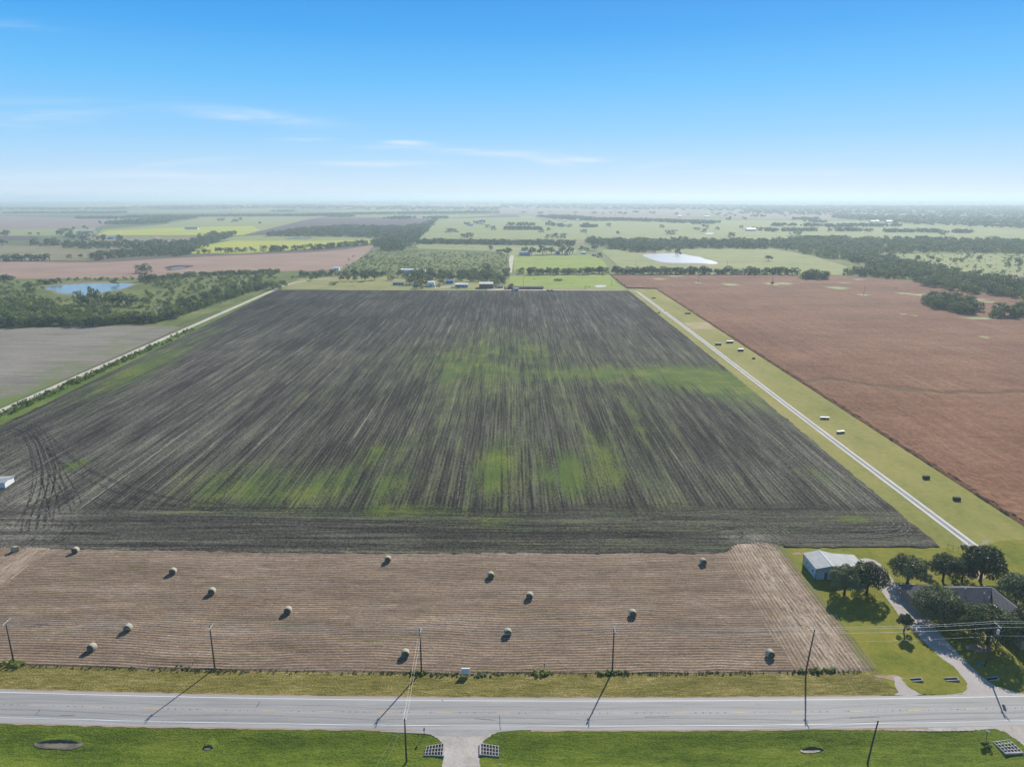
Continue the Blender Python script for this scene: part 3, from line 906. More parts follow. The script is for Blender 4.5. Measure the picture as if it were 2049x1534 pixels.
for q in [(1180, 746, 260, 13, .26), (900, 790, 200, 30, .12), (1440, 762, 75, 24, .75), (1370, 752, 70, 18, .45), (1290, 748, 90, 12, .3), (1560, 790, 50, 25, .2), (150, 930, 30, 12, .65), (480, 965, 130, 42, .32),
          (590, 985, 80, 40, .2), (800, 1022, 110, 14, .4), (985, 945, 28, 45, .5), (1005, 920, 22, 30, .25), (1120, 955, 60, 45, .3), (1150, 940, 30, 30, .3), (1213, 915, 30, 45, .42),
          (1290, 870, 30, 60, .3), (1000, 708, 130, 38, .32), (930, 745, 60, 40, .2), (620, 800, 45, 20, .25), (780, 975, 50, 30, .25), (760, 905, 35, 18, .3), (700, 960, 40, 40, .2),
          (1600, 938, 30, 14, .32), (1640, 960, 30, 14, .2), (980, 1045, 60, 10, .25), (60, 1060, 20, 8, .4), (1200, 1060, 200, 12, .1), (1700, 1040, 60, 8, .35), (1600, 1060, 120, 8, .2),
          (450, 1000, 120, 20, .2), (880, 880, 60, 50, .12), (1480, 700, 60, 30, .12), (1350, 1010, 90, 14, .12)]:
    green += blob(*q)
# the green strip along the left edge
dl = X - (np.interp(Y, [320, 823], [-238, -268]) + 16)
green += .62 * np.exp(-(dl / 12) ** 2) * np.exp(-((Y - 425) / 75) ** 2) + .25 * np.exp(-(dl / 9) ** 2) * np.exp(-((Y - 560) / 70) ** 2)
head = np.clip((232 - Y - 10 * vnoise(X / 14, Y * 0, 31)) / 8, 0, 1)
dry = -.25 + .28 * vnoise(X / 70, Y / 120, 41) + .35 * np.exp(-((X + 175) / 80) ** 2) * (Y < 480) * .8
dry += blob(1500, 1075, 60, 12, .9) + blob(60, 1050, 60, 30, .6) + blob(1380, 970, 40, 60, .3) + blob(60, 1000, 40, 25, .4) - .35 * np.clip((Y - 520) / 200, 0, 1)
dry -= .3 * np.exp(-((Y - 222) / 5) ** 2)
Z = .10 + .10 * vnoise(X * .9, Y * .9, 51) + .10 * vnoise(X / 1.7, Y / 1.7, 52)
Z = np.where(np.isclose(np.broadcast_to(cols, X.shape), 0) | np.isclose(np.broadcast_to(cols, X.shape), 1), .0, Z)
me = grid_mesh('ploughed_field', X, Y, Z, PLOUGH, {'green': green, 'head': head, 'dry': dry})
tag(link('ploughed_field', me), 'large dark ploughed field with green regrowth streaks', 'field', kind='structure')


def px_line(pts):
    return [(G(*p).x, G(*p).y) for p in pts]


def off_line(line, d):
    q = [Vector((p[0], p[1], 0)) for p in line]
    out = []
    for i, p in enumerate(q):
        t = (q[min(i + 1, len(q) - 1)] - q[max(i - 1, 0)]).normalized()
        out.append((p.x - t.y * d, p.y + t.x * d))
    return out


def dense(line, st=2.5):
    q = smooth_poly([Vector((p[0], p[1], 0)) for p in line], False, 3)
    out = [q[0]]
    for a, b in zip(q[:-1], q[1:]):
        n = max(1, int((b - a).length / st))
        out += [a.lerp(b, (k + 1) / n) for k in range(n)]
    return [(p.x, p.y) for p in out]


# wheel tracks: (pixel line, number of wheel lines, spacing)
dark, pale = [], []
for pts, offs in [
        ([(20, 852), (55, 848), (78, 868), (95, 905), (108, 945), (100, 985), (85, 1020), (80, 1060)], (-5, -3, -1, 1)),
        ([(20, 860), (50, 868), (65, 890), (75, 930), (75, 975), (62, 1020), (40, 1055)], (-1.4, 1.4)),
        ([(30, 850), (62, 850), (88, 880), (104, 925), (112, 960), (98, 1010), (90, 1055)], (-2, 0, 2)),
        ([(0, 940), (40, 935), (75, 940)], (0, 1.6)), ([(0, 925), (50, 915), (70, 905)], (0,)), ([(60, 1075), (40, 1090), (10, 1115)], (0, 2)),
        ([(80, 870), (110, 905), (160, 945), (240, 980), (330, 1005), (470, 1020)], (-2.6, -1.6, 2.2, 3.2)),
        ([(108, 925), (118, 950), (140, 985), (150, 1010)], (-2, 0, 2)),
        ([(100, 950), (112, 985), (122, 1030)], (-3, 0, 3)),
        ([(180, 1000), (200, 1012), (260, 1016), (400, 1022), (700, 1024)], (0, 2.4)),
        ([(85, 1062), (120, 1048), (142, 1053), (135, 1068), (110, 1085)], (-1.5, 0, 1.5)),
        ([(300, 1040), (700, 1050), (1000, 1060), (1300, 1066)], (-2.2, -.4, 1.6, 3.4)),
        ([(900, 1024), (1200, 1027), (1400, 1028)], (0, 1.8)),
        ([(1560, 1060), (1750, 1066), (1800, 1060)], (0, 2)),
        ([(1420, 1066), (1460, 1056), (1490, 1068), (1480, 1080), (1440, 1078)], (0,)),
        ([(1010, 600), (1004, 700), (1008, 850), (1012, 1020)], (-1.2, 1.2)),
        ([(1045, 600), (1075, 740), (1085, 800)], (-1, 1)),
        ([(1150, 600), (1185, 760), (1230, 920)], (0,)), ([(860, 600), (800, 760), (720, 960)], (0,)), ([(1240, 600), (1330, 760), (1440, 960)], (0,)), ([(700, 600), (560, 760), (420, 930)], (0,))]:
    base = dense(px_line(pts))
    for o_ in offs:
        dark.append(off_line(base, o_))
for pts, offs in [
        ([(1340, 1022), (1420, 1024), (1490, 1032), (1545, 1055), (1585, 1088)], (-4, -2.6, -1.2, 0, 1.4, 2.8)),
        ([(1400, 1060), (1450, 1050), (1495, 1062), (1515, 1085), (1560, 1098)], (-2, 0, 1.6)),
        ([(1760, 1078), (1810, 1074), (1828, 1060), (1822, 1045), (1800, 1035)], (7, 5.4, 3.6, 2, .8)),
        ([(1560, 1085), (1650, 1080), (1760, 1078)], (-1, .6)),
        ([(1575, 935), (1585, 922), (1625, 924), (1650, 940), (1630, 955), (1590, 950), (1578, 940)], (0, 2.2, 4.4)),
        ([(60, 870), (78, 900), (90, 940), (88, 990), (78, 1040)], (0, 2)),
        ([(20, 900), (25, 885), (50, 884), (68, 900)], (0, 1.4)),
        ([(1078, 770), (1090, 850), (1105, 930), (1122, 1005)], (0, 1)),
        ([(950, 780), (930, 900), (915, 1000)], (0,)), ([(400, 950), (300, 1050), (260, 1090)], ())]:
    base = dense(px_line(pts))
    for o_ in offs:
        pale.append(off_line(base, o_))
for L_, m_, nm, lab, w_ in ((dark, SOIL_DARK, 'wheel_mark', 'dark wheel tracks pressed into the ploughed soil', .48), (pale, SOIL_PALE, 'pale_wheel_mark', 'pale dry wheel tracks curving over the ploughed soil', .4)):
    ribbon(nm, L_, w_, .32, m_, lab, 'wheel track', it=0, jit=.35)
WORN = broken(field_mat('worn_straw_track', [(.2, (.30, .225, .16)), (.5, (.42, .33, .24)), (.8, (.52, .43, .32))], [(1.5, 1.5, 1, 4)]), .50, .9)
worn = []
for pts, offs in [([(1500, 1094), (1530, 1116), (1580, 1176), (1650, 1262), (1712, 1336)], (-1.1, 0, 1.1)),
                  ([(1488, 1096), (1500, 1112), (1548, 1172), (1625, 1270), (1680, 1338)], (-.8, .5))]:
    base = dense(px_line(pts))
    worn += [off_line(base, o_) for o_ in offs]
ribbon('worn_track', worn, .55, .25, WORN, 'pale worn vehicle tracks sweeping across the right stubble headland', 'track', it=0, jit=.12)
# green verges and tracks at both sides
ribbon('track_verge', [[(np.interp(y, [150, 337, 823], [-246, -254, -270.5]) + 6, y) for y in range(150, 815, 6)]], 17, .0, field_mat('lush_verge', [(.15, (.05, .085, .018)), (.45, (.10, .155, .03)), (.7, (.17, .22, .05)), (.9, (.26, .24, .11))], [(1 / 12, 1 / 30, .8, 4), (1, 1, .7, 4)], bump=.3), 'lush green verge beside the left track', 'grass', it=0, jit=.12)
ribbon('dirt_track', [[(np.interp(y, [60, 337, 700, 823], [-244, -254.3, -267, -271.6]), y) for y in range(60, 830, 8)] + [(-272, 850), (-268, 880), (-255, 905), (-235, 925)]], 4.6, .03, DIRT_ROAD, 'straight pale dirt track along the left field edge', 'track', it=0, jit=.08)
band('mown_strip', 129, 166.5, lambda x: x * 0 + 190, lambda x: x * 0 + 820, -.015, STRIP, 'mown yellow green strip between plough and sorghum', rows=3, step=37.5)
TX = lambda y: 140.7 + .35 * np.sin(np.asarray(y) / 70)
cl = [(TX(y), y) for y in range(184, 790, 6)] + [(139.5, 796), (134, 801), (110, 803), (60, 808), (20, 810)]
ribbon('track_crown', [cl], 3.4, .01, TRACK_MID, 'grey crown of the white gravel track', 'track', it=0, jit=.1)
ribbon('gravel_track', [off_line(cl, -1.15), off_line(cl, 1.15)], .95, .02, TRACK_WHITE, 'twin white wheel ruts of the gravel track at the right', 'track', it=0, jit=.14)
patch('bare_patch', [(1368, 645), (1417, 644.5), (1432, 658), (1386, 659)], .0, DRY_RECT, 'tan bare rectangle in the mown strip', 'ground', wob=.8)
patch('far_dirt_lane', [(1024, 546), (1028, 512), (1022, 510), (1018, 519), (1021, 546)], .1, DIRT_ROAD, 'short pale dirt lane between scrub and bright field', 'track')
patch('yard_dirt', [(975, 578.5), (1017, 577), (1090, 579), (1095, 583.5), (975, 584)], .12, YARD_DIRT, 'tan dirt yard by the long dark shed', 'ground')
patch('white_dirt_patch', [(1188, 573), (1195, 570.5), (1214, 571), (1213, 574), (1196, 575)], .12, TRACK_WHITE, 'white bare patch in the bright pasture', 'ground', smooth=1)
patch('farm_track', [(870, 575), (905, 573), (905, 574.4), (870, 577)], .12, DIRT_ROAD, 'short farm track', 'track')
patch('farm_track', [(290, 489), (310, 480), (308, 472.5), (318, 472.5), (324, 480), (302, 489)], .3, BARE, 'pale curving farm track on the olive field', 'track')

# sorghum: raised standing crop
sy = [196.0]
while sy[-1] < 955:
    sy.append(sy[-1] + max(.7, sy[-1] * .0045))
sy = np.array(sy)
tops = lambda x: np.interp(x, [100, 440, 490, 500, 526, 549, 760], [957, 955, 905, 845, 740, 620, 520])
c_ = np.linspace(0, 1, 300) ** 1.35
left = np.where(sy < 818, 165.2, np.interp(sy, [818, 819, 955], [165, 130, 134]))
left = np.where((sy >= 818), np.interp(sy, [818, 822, 955], [163, 133, 133]), left)
X = left[:, None] + (760 - left[:, None]) * c_
Y = np.broadcast_to(sy[:, None], X.shape).copy()
Ytop = tops(X)
Y = 196 + (Y - 196) * (Ytop - 196) / (955 - 196)
X = X + np.where(c_ == 0, 0, 1) * 0
Z = .75 + .35 * vnoise(X * .8, Y * .8, 61) + .25 * vnoise(X / 1.6, Y / 3, 62)
Z[:, 0] = -.05
Z[0, :] = -.05
X[:, 1] = X[:, 0] + .5 + .9 * vnoise(Y[:, 1] / 2.5, Y[:, 1] * 0, 71)
X[:, 2] = np.maximum(X[:, 2], X[:, 1] + .4)
pale_a = np.zeros_like(X)
for (px, py, a, b) in [(1397, 567, 6, 1.3), (1462, 570, 14, 2), (1545, 569, 12, 2.2), (1570, 568, 14, 2), (1675, 577, 18, 2.5), (1727, 591, 10, 1.6), (1690, 567, 10, 1), (1718, 560, 9, 1), (1810, 588, 14, 1.5), (1850, 591, 25, 2), (1950, 600, 22, 2), (1975, 605, 14, 1.6), (1807, 630, 6, 1), (1830, 633, 5, 1), (1960, 638, 30, 2), (1300, 552, 12, 1), (1350, 553, 14, 1.2), (1320, 559, 12, 1.5), (1970, 676, 8, 2)]:
    c = G(px, py)
    ax = G(px + a, py).x - c.x
    by = (G(px, py - b).y - G(px, py + b).y) / 2
    pale_a += 1.3 * np.exp(-((((X - c.x) / ax) ** 2 + ((Y - c.y) / by) ** 2)) ** 1.5)
lane = np.zeros_like(X)
def lane_add(pts, w_, amp):
    global lane
    q = [G(*p) for p in pts]
    yl = np.interp(X, [p.x for p in q], [p.y for p in q], left=-1e4, right=-1e4)
    lane = lane + amp * np.exp(-((Y - yl + 5 * vnoise(X / 9, Y / 9, 77)) / w_) ** 2)


lane_add([(1603, 764), (1650, 757), (1720, 768), (1800, 780), (1900, 786), (2049, 786), (2400, 790)], 2.6, .95)
lane_add([(1640, 735), (1680, 752), (1760, 772), (1840, 780)], 1.6, .6)
lane_add([(1420, 608), (1600, 604), (1800, 610), (1860, 616)], 4, .35)
Z = Z - .7 * np.clip(lane, 0, 1) - .8 * np.clip(pale_a, 0, 1)
Z[:, 0] = -.05
Z[0, :] = -.05
me = grid_mesh('sorghum_crop', X, Y, Z, SORGHUM, {'pale': pale_a, 'lane': lane})
tag(link('sorghum_crop', me), 'standing reddish brown sorghum crop filling the right side', 'crop', kind='stuff')

# ponds
def pond(px, z, lab, bank, m_=WATER, grow=1.12):
    cx_ = sum(p[0] for p in px) / len(px)
    cy_ = sum(p[1] for p in px) / len(px)
    patch('pond_bank', [(cx_ + (p[0] - cx_) * grow, cy_ + (p[1] - cy_) * (grow + .22)) for p in px], z, bank, 'muddy bank of the ' + lab, 'bank', smooth=2)
    patch('pond', px, z + .08, m_, lab, 'pond', smooth=1)


pond([(84, 577), (110, 571), (180, 567), (250, 567), (272, 569), (255, 574), (240, 580), (205, 584), (190, 592), (150, 589), (115, 586), (112, 582)], .05, 'blue pond inside the left thicket', OLIVE)
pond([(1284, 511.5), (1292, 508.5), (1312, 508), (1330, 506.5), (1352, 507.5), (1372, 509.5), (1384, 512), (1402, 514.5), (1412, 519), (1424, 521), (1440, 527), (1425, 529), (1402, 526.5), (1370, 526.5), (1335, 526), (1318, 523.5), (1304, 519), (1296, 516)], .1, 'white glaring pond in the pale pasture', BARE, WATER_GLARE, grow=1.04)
pond([(340, 538), (360, 535.5), (375, 535), (360, 537.5), (342, 539.5)], .3, 'small dark pool in the tan field', BROWN, grow=1.5)
patch('dark_bank', [(325, 536), (345, 531), (375, 530.5), (391, 532), (372, 535), (345, 537)], .33, BROWN, 'dark wet bank of the small field pool', 'bank', smooth=1)
pond([(308, 617), (318, 615.5), (332, 617), (325, 619), (312, 619.5)], .05, 'little pool in the thicket clearing', BARE)
pond([(568, 477), (590, 475), (630, 475.5), (610, 478), (580, 478.5)], .5, 'pale shallow pool in the distant pasture', PALE_GRASS)
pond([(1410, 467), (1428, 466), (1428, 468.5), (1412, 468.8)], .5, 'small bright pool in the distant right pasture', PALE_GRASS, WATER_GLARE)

# ------------------------------------------------------------------ power poles and wires
POLE_WOOD = mat('weathered_pole_wood', (.12, .095, .075), .9, .15, var=.35, vscale=3)
ARM_WOOD = mat('bleached_crossarm_wood', (.52, .52, .50), .8, .2, var=.15, vscale=4)
PORCELAIN = mat('insulator_porcelain', (.55, .55, .55), .35, .5)
STEEL = mat('galvanised_steel', (.42, .42, .42), .6, .4, .3)
ALU = mat('aluminium_wire', (.66, .66, .64), .5, .5, .3)
TANK_GREY = mat('transformer_grey', (.52, .56, .60), .4, .5)


def pole(x, y, h, label, arm=True, group='wooden power poles along the highway', transformer=False, lean=0.0):
    t = thing('power_pole', label, 'power pole', (x, y, 0), 0, group)
    b = MB()
    b.tube([(0, 0, -1.0), (lean * .5, 0, h * .5), (lean, 0, h)], [.19, .165, .125], 10)
    b.build('pole', POLE_WOOD, t, smooth=True)
    if arm:
        b = MB()
        b.box(lean + .12, lean + .24, -1.25, 1.25, h - .42, h - .28)
        ar = b.build('crossarm', ARM_WOOD, t)
        for s_ in (-1, 1):
            q = MB()
            q.tube([(lean + .19, s_ * .75, h - .40), (lean + .12, s_ * .06, h - 1.05)], .025, 5)
            q.build('brace', STEEL, t)
        for yy, zz in ((-1.12, h - .28), (1.12, h - .28), (0, h)):
            q = MB()
            q.tube([(lean + (.18 if yy else 0), yy, zz), (lean + (.18 if yy else 0), yy, zz + .08), (lean + (.18 if yy else 0), yy, zz + .12), (lean + (.18 if yy else 0), yy, zz + .2)], [.03, .075, .045, .06], 8)
            q.build('insulator', PORCELAIN, t, smooth=True)
    if transformer:
        q = MB()
        q.tube([(lean + .52, -.1, h - 2.55), (lean + .52, -.1, h - 2.5), (lean + .52, -.1, h - 1.5), (lean + .52, -.1, h - 1.42)], [.24, .28, .28, .2], 14)
        q.box(lean + .1, lean + .3, -.16, -.04, h - 2.3, h - 2.18)
        q.box(lean + .1, lean + .3, -.16, -.04, h - 1.75, h - 1.63)
        tr = q.build('transformer', TANK_GREY, t, smooth=False)
        q = MB()
        for dx_ in (-.1, .1):
            q.tube([(lean + .52 + dx_, -.1, h - 1.43), (lean + .52 + dx_, -.1, h - 1.2)], [.05, .03], 8)
        q.build('bushing', PORCELAIN, tr, smooth=True)
    return t


PH = 10.9
PX_ = [(-113.9, 140.8), (-67.1, 138.7), (-20.3, 137.6), (22.5, 137.6), (65.7, 137.3), (107.2, 139.5), (152, 141)]
PL = ['power pole at the left end of the stubble edge, weeds at its foot', 'power pole beside a short white-topped marker post', 'power pole with thin service wires crossing the highway to the south',
      'power pole standing in the weed clump right of the white sign', 'power pole at the lawn corner by the straw lanes', 'power pole with grey transformer in the shade of the front oak', 'power pole beyond the house yard']
for (x, y), lb in list(zip(PX_, PL))[:6]:
    pole(x, y, PH, lb, transformer=(x == 107.2), lean=.9 if x == 65.7 else (1.0 if x == 107.2 else 0.0))
pole(-20.0, 112.0, 9.0, 'short bare pole south of the highway near the gravel drive', arm=False)
pole(67.2, 111.6, 8.9, 'leaning bare pole south of the highway at the lower right', arm=False, lean=.8)


def sag(a, b, s_, n=14):
    return [tuple(Vector(a).lerp(Vector(b), k / n) - Vector((0, 0, 4 * s_ * (k / n) * (1 - k / n)))) for k in range(n + 1)]


tops_ = [(x + (.9 if x == 65.7 else 1.0 if x == 107.2 else 0.0), y) for x, y in PX_]
ext = [(-162, 142)] + tops_ + [(200, 142)]
for dy_, dz_, lb in ((-1.12, PH - .08, 'power line wire on the near end of the crossarms'), (0, PH + .2, 'power line wire along the pole tops'), (1.12, PH - .08, 'power line wire on the far end of the crossarms'), (0.0, PH - 3.0, 'thin low neutral wire below the crossarms')):
    b = MB()
    for p, q in zip(ext[:-1], ext[1:]):
        dxp = .18 if abs(dy_) > 0.1 else (.16 if dz_ < PH - 1 else 0)
        b.tube(sag((p[0] + dxp, p[1] + dy_, dz_), (q[0] + dxp, q[1] + dy_, dz_), .45), .024 if dz_ > PH - 1 else .013, 5, cap=False)
    tag(b.build('power_wire', ALU, fix=False), lb, 'wire', 'overhead wires')
for dx_, lb in ((-.25, 'left one of two service wires over the highway'), (.25, 'right one of two service wires over the highway')):
    b = MB()
    b.tube(sag((-20.3 + dx_, 137.5, PH - .9), (-20.0 + dx_, 112, 8.8), .3), .008, 5, cap=False)
    b.tube(sag((-20.0 + dx_, 112, 8.8), (-27 + dx_ * 5, 92, 4.6), .3), .008, 5, cap=False)
    tag(b.build('service_wire', ALU, fix=False), lb, 'wire', 'service wires')
b = MB()
b.tube(sag((66.5, 137.2, PH - 1.2), (68.0, 111.6, 8.8), .3), .012, 5, cap=False)
tag(b.build('service_wire', ALU, fix=False), 'faint service wire to the leaning bare pole', 'wire', 'service wires')

# ------------------------------------------------------------------ round bales
BALE_SIDE = field_mat('bale_net_wrap', [(.2, (.30, .28, .20)), (.5, (.42, .395, .30)), (.8, (.52, .495, .39))], [(6, 1.2, .8, 4), (9, 9, .6, 3)], bump=.05)
BALE_END_SHADED = field_mat('bale_hay_end_shaded', [(.2, (.075, .062, .042)), (.5, (.125, .105, .07)), (.8, (.18, .15, .105))], [(5, 5, 1, 4), (12, 12, .6, 3)], bump=.06)  # hay ends, colour darkened to carry the shade on the side away from the sun


def bale_bm(r, L_, seed):
    rnd = random.Random(seed)
    n, rings = 28, 6
    vs, fs = [], []
    bump_ = [1 + rnd.uniform(-.025, .025) for _ in range(n)]
    prof = [(-L_ / 2, .9), (-L_ / 2 + .06, .985), (-L_ / 6, 1.0), (L_ / 6, 1.0), (L_ / 2 - .06, .985), (L_ / 2, .9)]
    for yy, k in prof:
        for i in range(n):
            t = 2 * math.pi * i / n
            rr = r * k * bump_[i]
            z = max(rr * math.sin(t), -r * .9)
            vs.append((rr * math.cos(t) * (1.04 if z < -r * .3 else 1), yy, z + r * .9))
    for k in range(len(prof) - 1):
        for i in range(n):
            j = (i + 1) % n
            fs.append((k * n + i, k * n + j, (k + 1) * n + j, (k + 1) * n + i))
    side = MB(); side.add(vs, fs)
    ends = []
    for yy, rev in ((-L_ / 2, -1), (L_ / 2, 1)):
        end = MB()
        ends.append(end)
        rgs = []
        for q in (.9, .62, .34):
            rgs.append([(r * q * bump_[i] * math.cos(2 * math.pi * i / n), yy + rev * (.05 * (1 - q)), max(r * q * bump_[i] * math.sin(2 * math.pi * i / n), -r * .9) + r * .9) for i in range(n)])
        fl = []
        for g_ in range(2):
            for i in range(n):
                j = (i + 1) % n
                fl.append((g_ * n + i, g_ * n + j, (g_ + 1) * n + j, (g_ + 1) * n + i))
        fl.append(tuple(2 * n + i for i in range(n)))
        end.add(rgs[0] + rgs[1] + rgs[2], fl)
    return side, ends


BALES = [(151, 1100, 'round bale at the upper left corner of the stubble touching the dark soil', 0),
         (346, 1142, 'round bale in the upper left stubble, above the leftmost middle row bales', 0),
         (424, 1182, 'round bale in the left stubble, next one below and right of the upper left bale', 0),
         (576, 1220, 'round bale on its own between the two left power poles, high in the stubble', 0),
         (256, 1255, 'round bale left of the second power pole, upper one of a slanting pair', 0),
         (184, 1294, 'round bale nearest the lower left verge, lower one of a slanting pair', 0),
         (776, 1118, 'round bale touching the ploughed edge above the central power pole', 0),
         (982, 1150, 'round bale in the middle of the field, uppermost of a central column of three', 0),
         (1060, 1191, 'round bale in the middle of the field, second of a central column of three', 0),
         (1266, 1226, 'round bale just right of the fourth power pole top', 0),
         (1016, 1264, 'round bale in the lower middle, above and right of the white sign', 0),
         (811, 1306, 'round bale beside the central power pole, nearest the verge', 0),
         (1407, 1123, 'round bale at the top edge left of the pale straw lanes', 0),
         (1541, 1307, 'round bale left of the pole at the lawn corner', 0)]
sb, ebs = bale_bm(.92, 1.35, 3)
first = None
for px, py, lb, rz in BALES:
    c = G(px, py, .9)
    if first is None:
        t = thing('round_bale', lb, 'hay bale', (c.x, c.y, .05), 0, 'round hay bales on the stubble')
        sb.build('bale_wrap', BALE_SIDE, t, smooth=True)
        for eb in ebs:
            eb.build('bale_end', BALE_END_SHADED, t, smooth=True)
        first = t
        t.rotation_euler.z = R(4)
        continue
    t = first.copy(); COL.objects.link(t)
    t.location = (c.x, c.y, .05)
    t['label'] = lb
    t.rotation_euler.z = R(random.uniform(-9, 9))
    for ch in first.children:
        q = ch.copy(); COL.objects.link(q); q.parent = t
c = G(30, 1098, .9)
t = first.copy(); COL.objects.link(t); t.location = (c.x, c.y, .05); t.rotation_euler.z = R(80)
t['label'] = 'round bale lying side-on by the straw headland at the left frame edge'
for ch in first.children:
    q = ch.copy(); COL.objects.link(q); q.parent = t

# ------------------------------------------------------------------ small roadside things
WHITE = mat('white_paint', (.80, .80, .79), .5, .4)
OFFWHITE = mat('offwhite_panel', (.62, .63, .64), .6, .3, var=.06, vscale=1.5)
WOOD = mat('grey_timber', (.20, .16, .12), .9, .15, var=.3, vscale=4)
BLACK = mat('black_rubber', (.02, .02, .022), .7, .3)
BLUE = mat('blue_box_paint', (.02, .16, .30), .5, .4)
RUST = mat('rusty_steel', (.16, .085, .05), .85, .2, var=.3, vscale=5)
c = G(932, 1350)
t = thing('sign_board', 'white V-shaped sign board standing at the stubble edge', 'sign', (c.x, c.y, 0))
for s_ in (-1, 1):
    q = MB()
    ang = R(14)
    a0 = Vector((0, .10, 0)) if s_ > 0 else Vector((0, -.10, 0))
    vs = []
    for (u, z) in ((-.92, .45), (.92, .45), (.92, 1.75), (-.92, 1.75)):
        vs.append((u, s_ * (.30 - .16 * (z / 1.75)), z))
    w_ = [(v[0], v[1] - s_ * .03, v[2]) for v in vs]
    q.add(vs + w_, [(0, 1, 2, 3), (7, 6, 5, 4), (0, 4, 5, 1), (1, 5, 6, 2), (2, 6, 7, 3), (3, 7, 4, 0)])
    q.build('sign_panel', OFFWHITE if s_ < 0 else WHITE, t)
    for u in (-.88, .88):
        q = MB()
        q.tube([(u, s_ * .33, -.1), (u, s_ * .15, 1.78)], .045, 6)
        q.build('post', WHITE, t)
q = MB(); q.box(-.92, .92, -.14, .14, 1.72, 1.78); q.build('cap_board', WHITE, t)


def marker(px, py, h, label, top=None, name='marker_post', m_=WOOD, r=.07):
    c = G(px, py)
    t = thing(name, label, 'post', (c.x, c.y, 0))
    q = MB(); q.tube([(0, 0, -.6), (0, 0, h)], [r, r * .85], 7); q.build('post', m_, t)
    if top:
        q = MB(); q.box(-.14, .14, -.03, .03, h - .3, h + .12); q.build('marker_plate', top, t)
    return t


marker(386, 1331, 1.35, 'short utility marker post with white top by the stubble edge', WHITE)
marker(1089, 1340, 1.5, 'leaning wooden post in the weed clump right of the sign', RUST, r=.06)
marker(1001, 1533, .5, 'small grey stub post at the bottom edge beside the gravel drive', WHITE, 'stub_post')
for px, py, lb, box_m, rz in [(1974, 1474, 'mailbox on a thin post by the gravel drive at lower right', OFFWHITE, .5), (849, 1470, 'small dark mailbox on a post at the highway shoulder', BLACK, 0)]:
    c = G(px, py)
    t = thing('mailbox', lb, 'mailbox', (c.x, c.y, 0), rz)
    q = MB(); q.tube([(0, 0, -.7), (0, 0, 1.25)], .055, 7); q.build('post', WOOD, t)
    q = MB()
    n = 8
    prof = [(-.13, 0), (.13, 0), (.13, .16)] + [(.13 * math.cos(k * math.pi / n), .16 + .13 * math.sin(k * math.pi / n)) for k in range(1, n)] + [(-.13, .16)]
    vs = [(a, -.32, 1.25 + z) for a, z in prof] + [(a, .32, 1.25 + z) for a, z in prof]
    m_n = len(prof)
    q.add(vs, [tuple(range(m_n)), tuple(range(m_n, 2 * m_n))[::-1]] + [(k, (k + 1) % m_n, m_n + (k + 1) % m_n, m_n + k) for k in range(m_n)])
    q.build('box', box_m, t)
    q = MB(); q.box(.13, .15, -.05, .02, 1.4, 1.62); q.build('flag', mat('flag_red', (.5, .05, .04), .6), t)

# drive culverts with pipe grates: sloped concrete end, bays side by side
PIT = mat('culvert_dark', (.03, .03, .032), .95, .05)


def culvert(corners, bays, bars, label, drop):
    """corners: four ground points a,b,c,d; a-b runs along the ditch from the low end to the drive"""
    a, b, c, d = [Vector((p.x, p.y, 0)) for p in corners]
    mid = (a + b + c + d) / 4
    t = thing('culvert_grate', label, 'culvert', mid, 0, 'culvert ends beside the drives')
    P = lambda u, v, z: (a.lerp(b, u).lerp(d.lerp(c, u), v) - mid) + Vector((0, 0, z - drop * (1 - min(u, 1))))
    top = lambda u: .20 + .12 * u
    q = MB()
    q.add([P(0, 0, .13), P(1, 0, .13), P(1, 1, .13), P(0, 1, .13)], [(0, 1, 2, 3)])
    q.build('pit', PIT, t, fix=False)
    for k in range(bays + 1):
        v0 = k / bays - .022
        v1 = k / bays + .022
        q = MB()
        q.add([P(-.02, v0, -.1), P(1.02, v0, -.1), P(1.02, v1, -.1), P(-.02, v1, -.1), P(-.02, v0, top(0)), P(1.02, v0, top(1)), P(1.02, v1, top(1)), P(-.02, v1, top(0))],
              [(0, 3, 2, 1), (4, 5, 6, 7), (0, 1, 5, 4), (1, 2, 6, 5), (2, 3, 7, 6), (3, 0, 4, 7)])
        q.build('concrete_wall', CONCRETE, t)
    q = MB()
    q.add([P(1.0, -.03, -.1), P(1.10, -.03, -.1), P(1.10, 1.03, -.1), P(1.0, 1.03, -.1), P(1.0, -.03, .33), P(1.10, -.03, .33), P(1.10, 1.03, .33), P(1.0, 1.03, .33)],
          [(0, 3, 2, 1), (4, 5, 6, 7), (0, 1, 5, 4), (1, 2, 6, 5), (2, 3, 7, 6), (3, 0, 4, 7)])
    q.build('headwall', CONCRETE, t)
    for k in range(bars):
        u = (k + .35) / bars
        q = MB()
        q.tube([P(u, -.01, top(u) + .05), P(u, 1.01, top(u) + .05)], .055, 6)
        q.build('bar', STEEL, t)
    return t


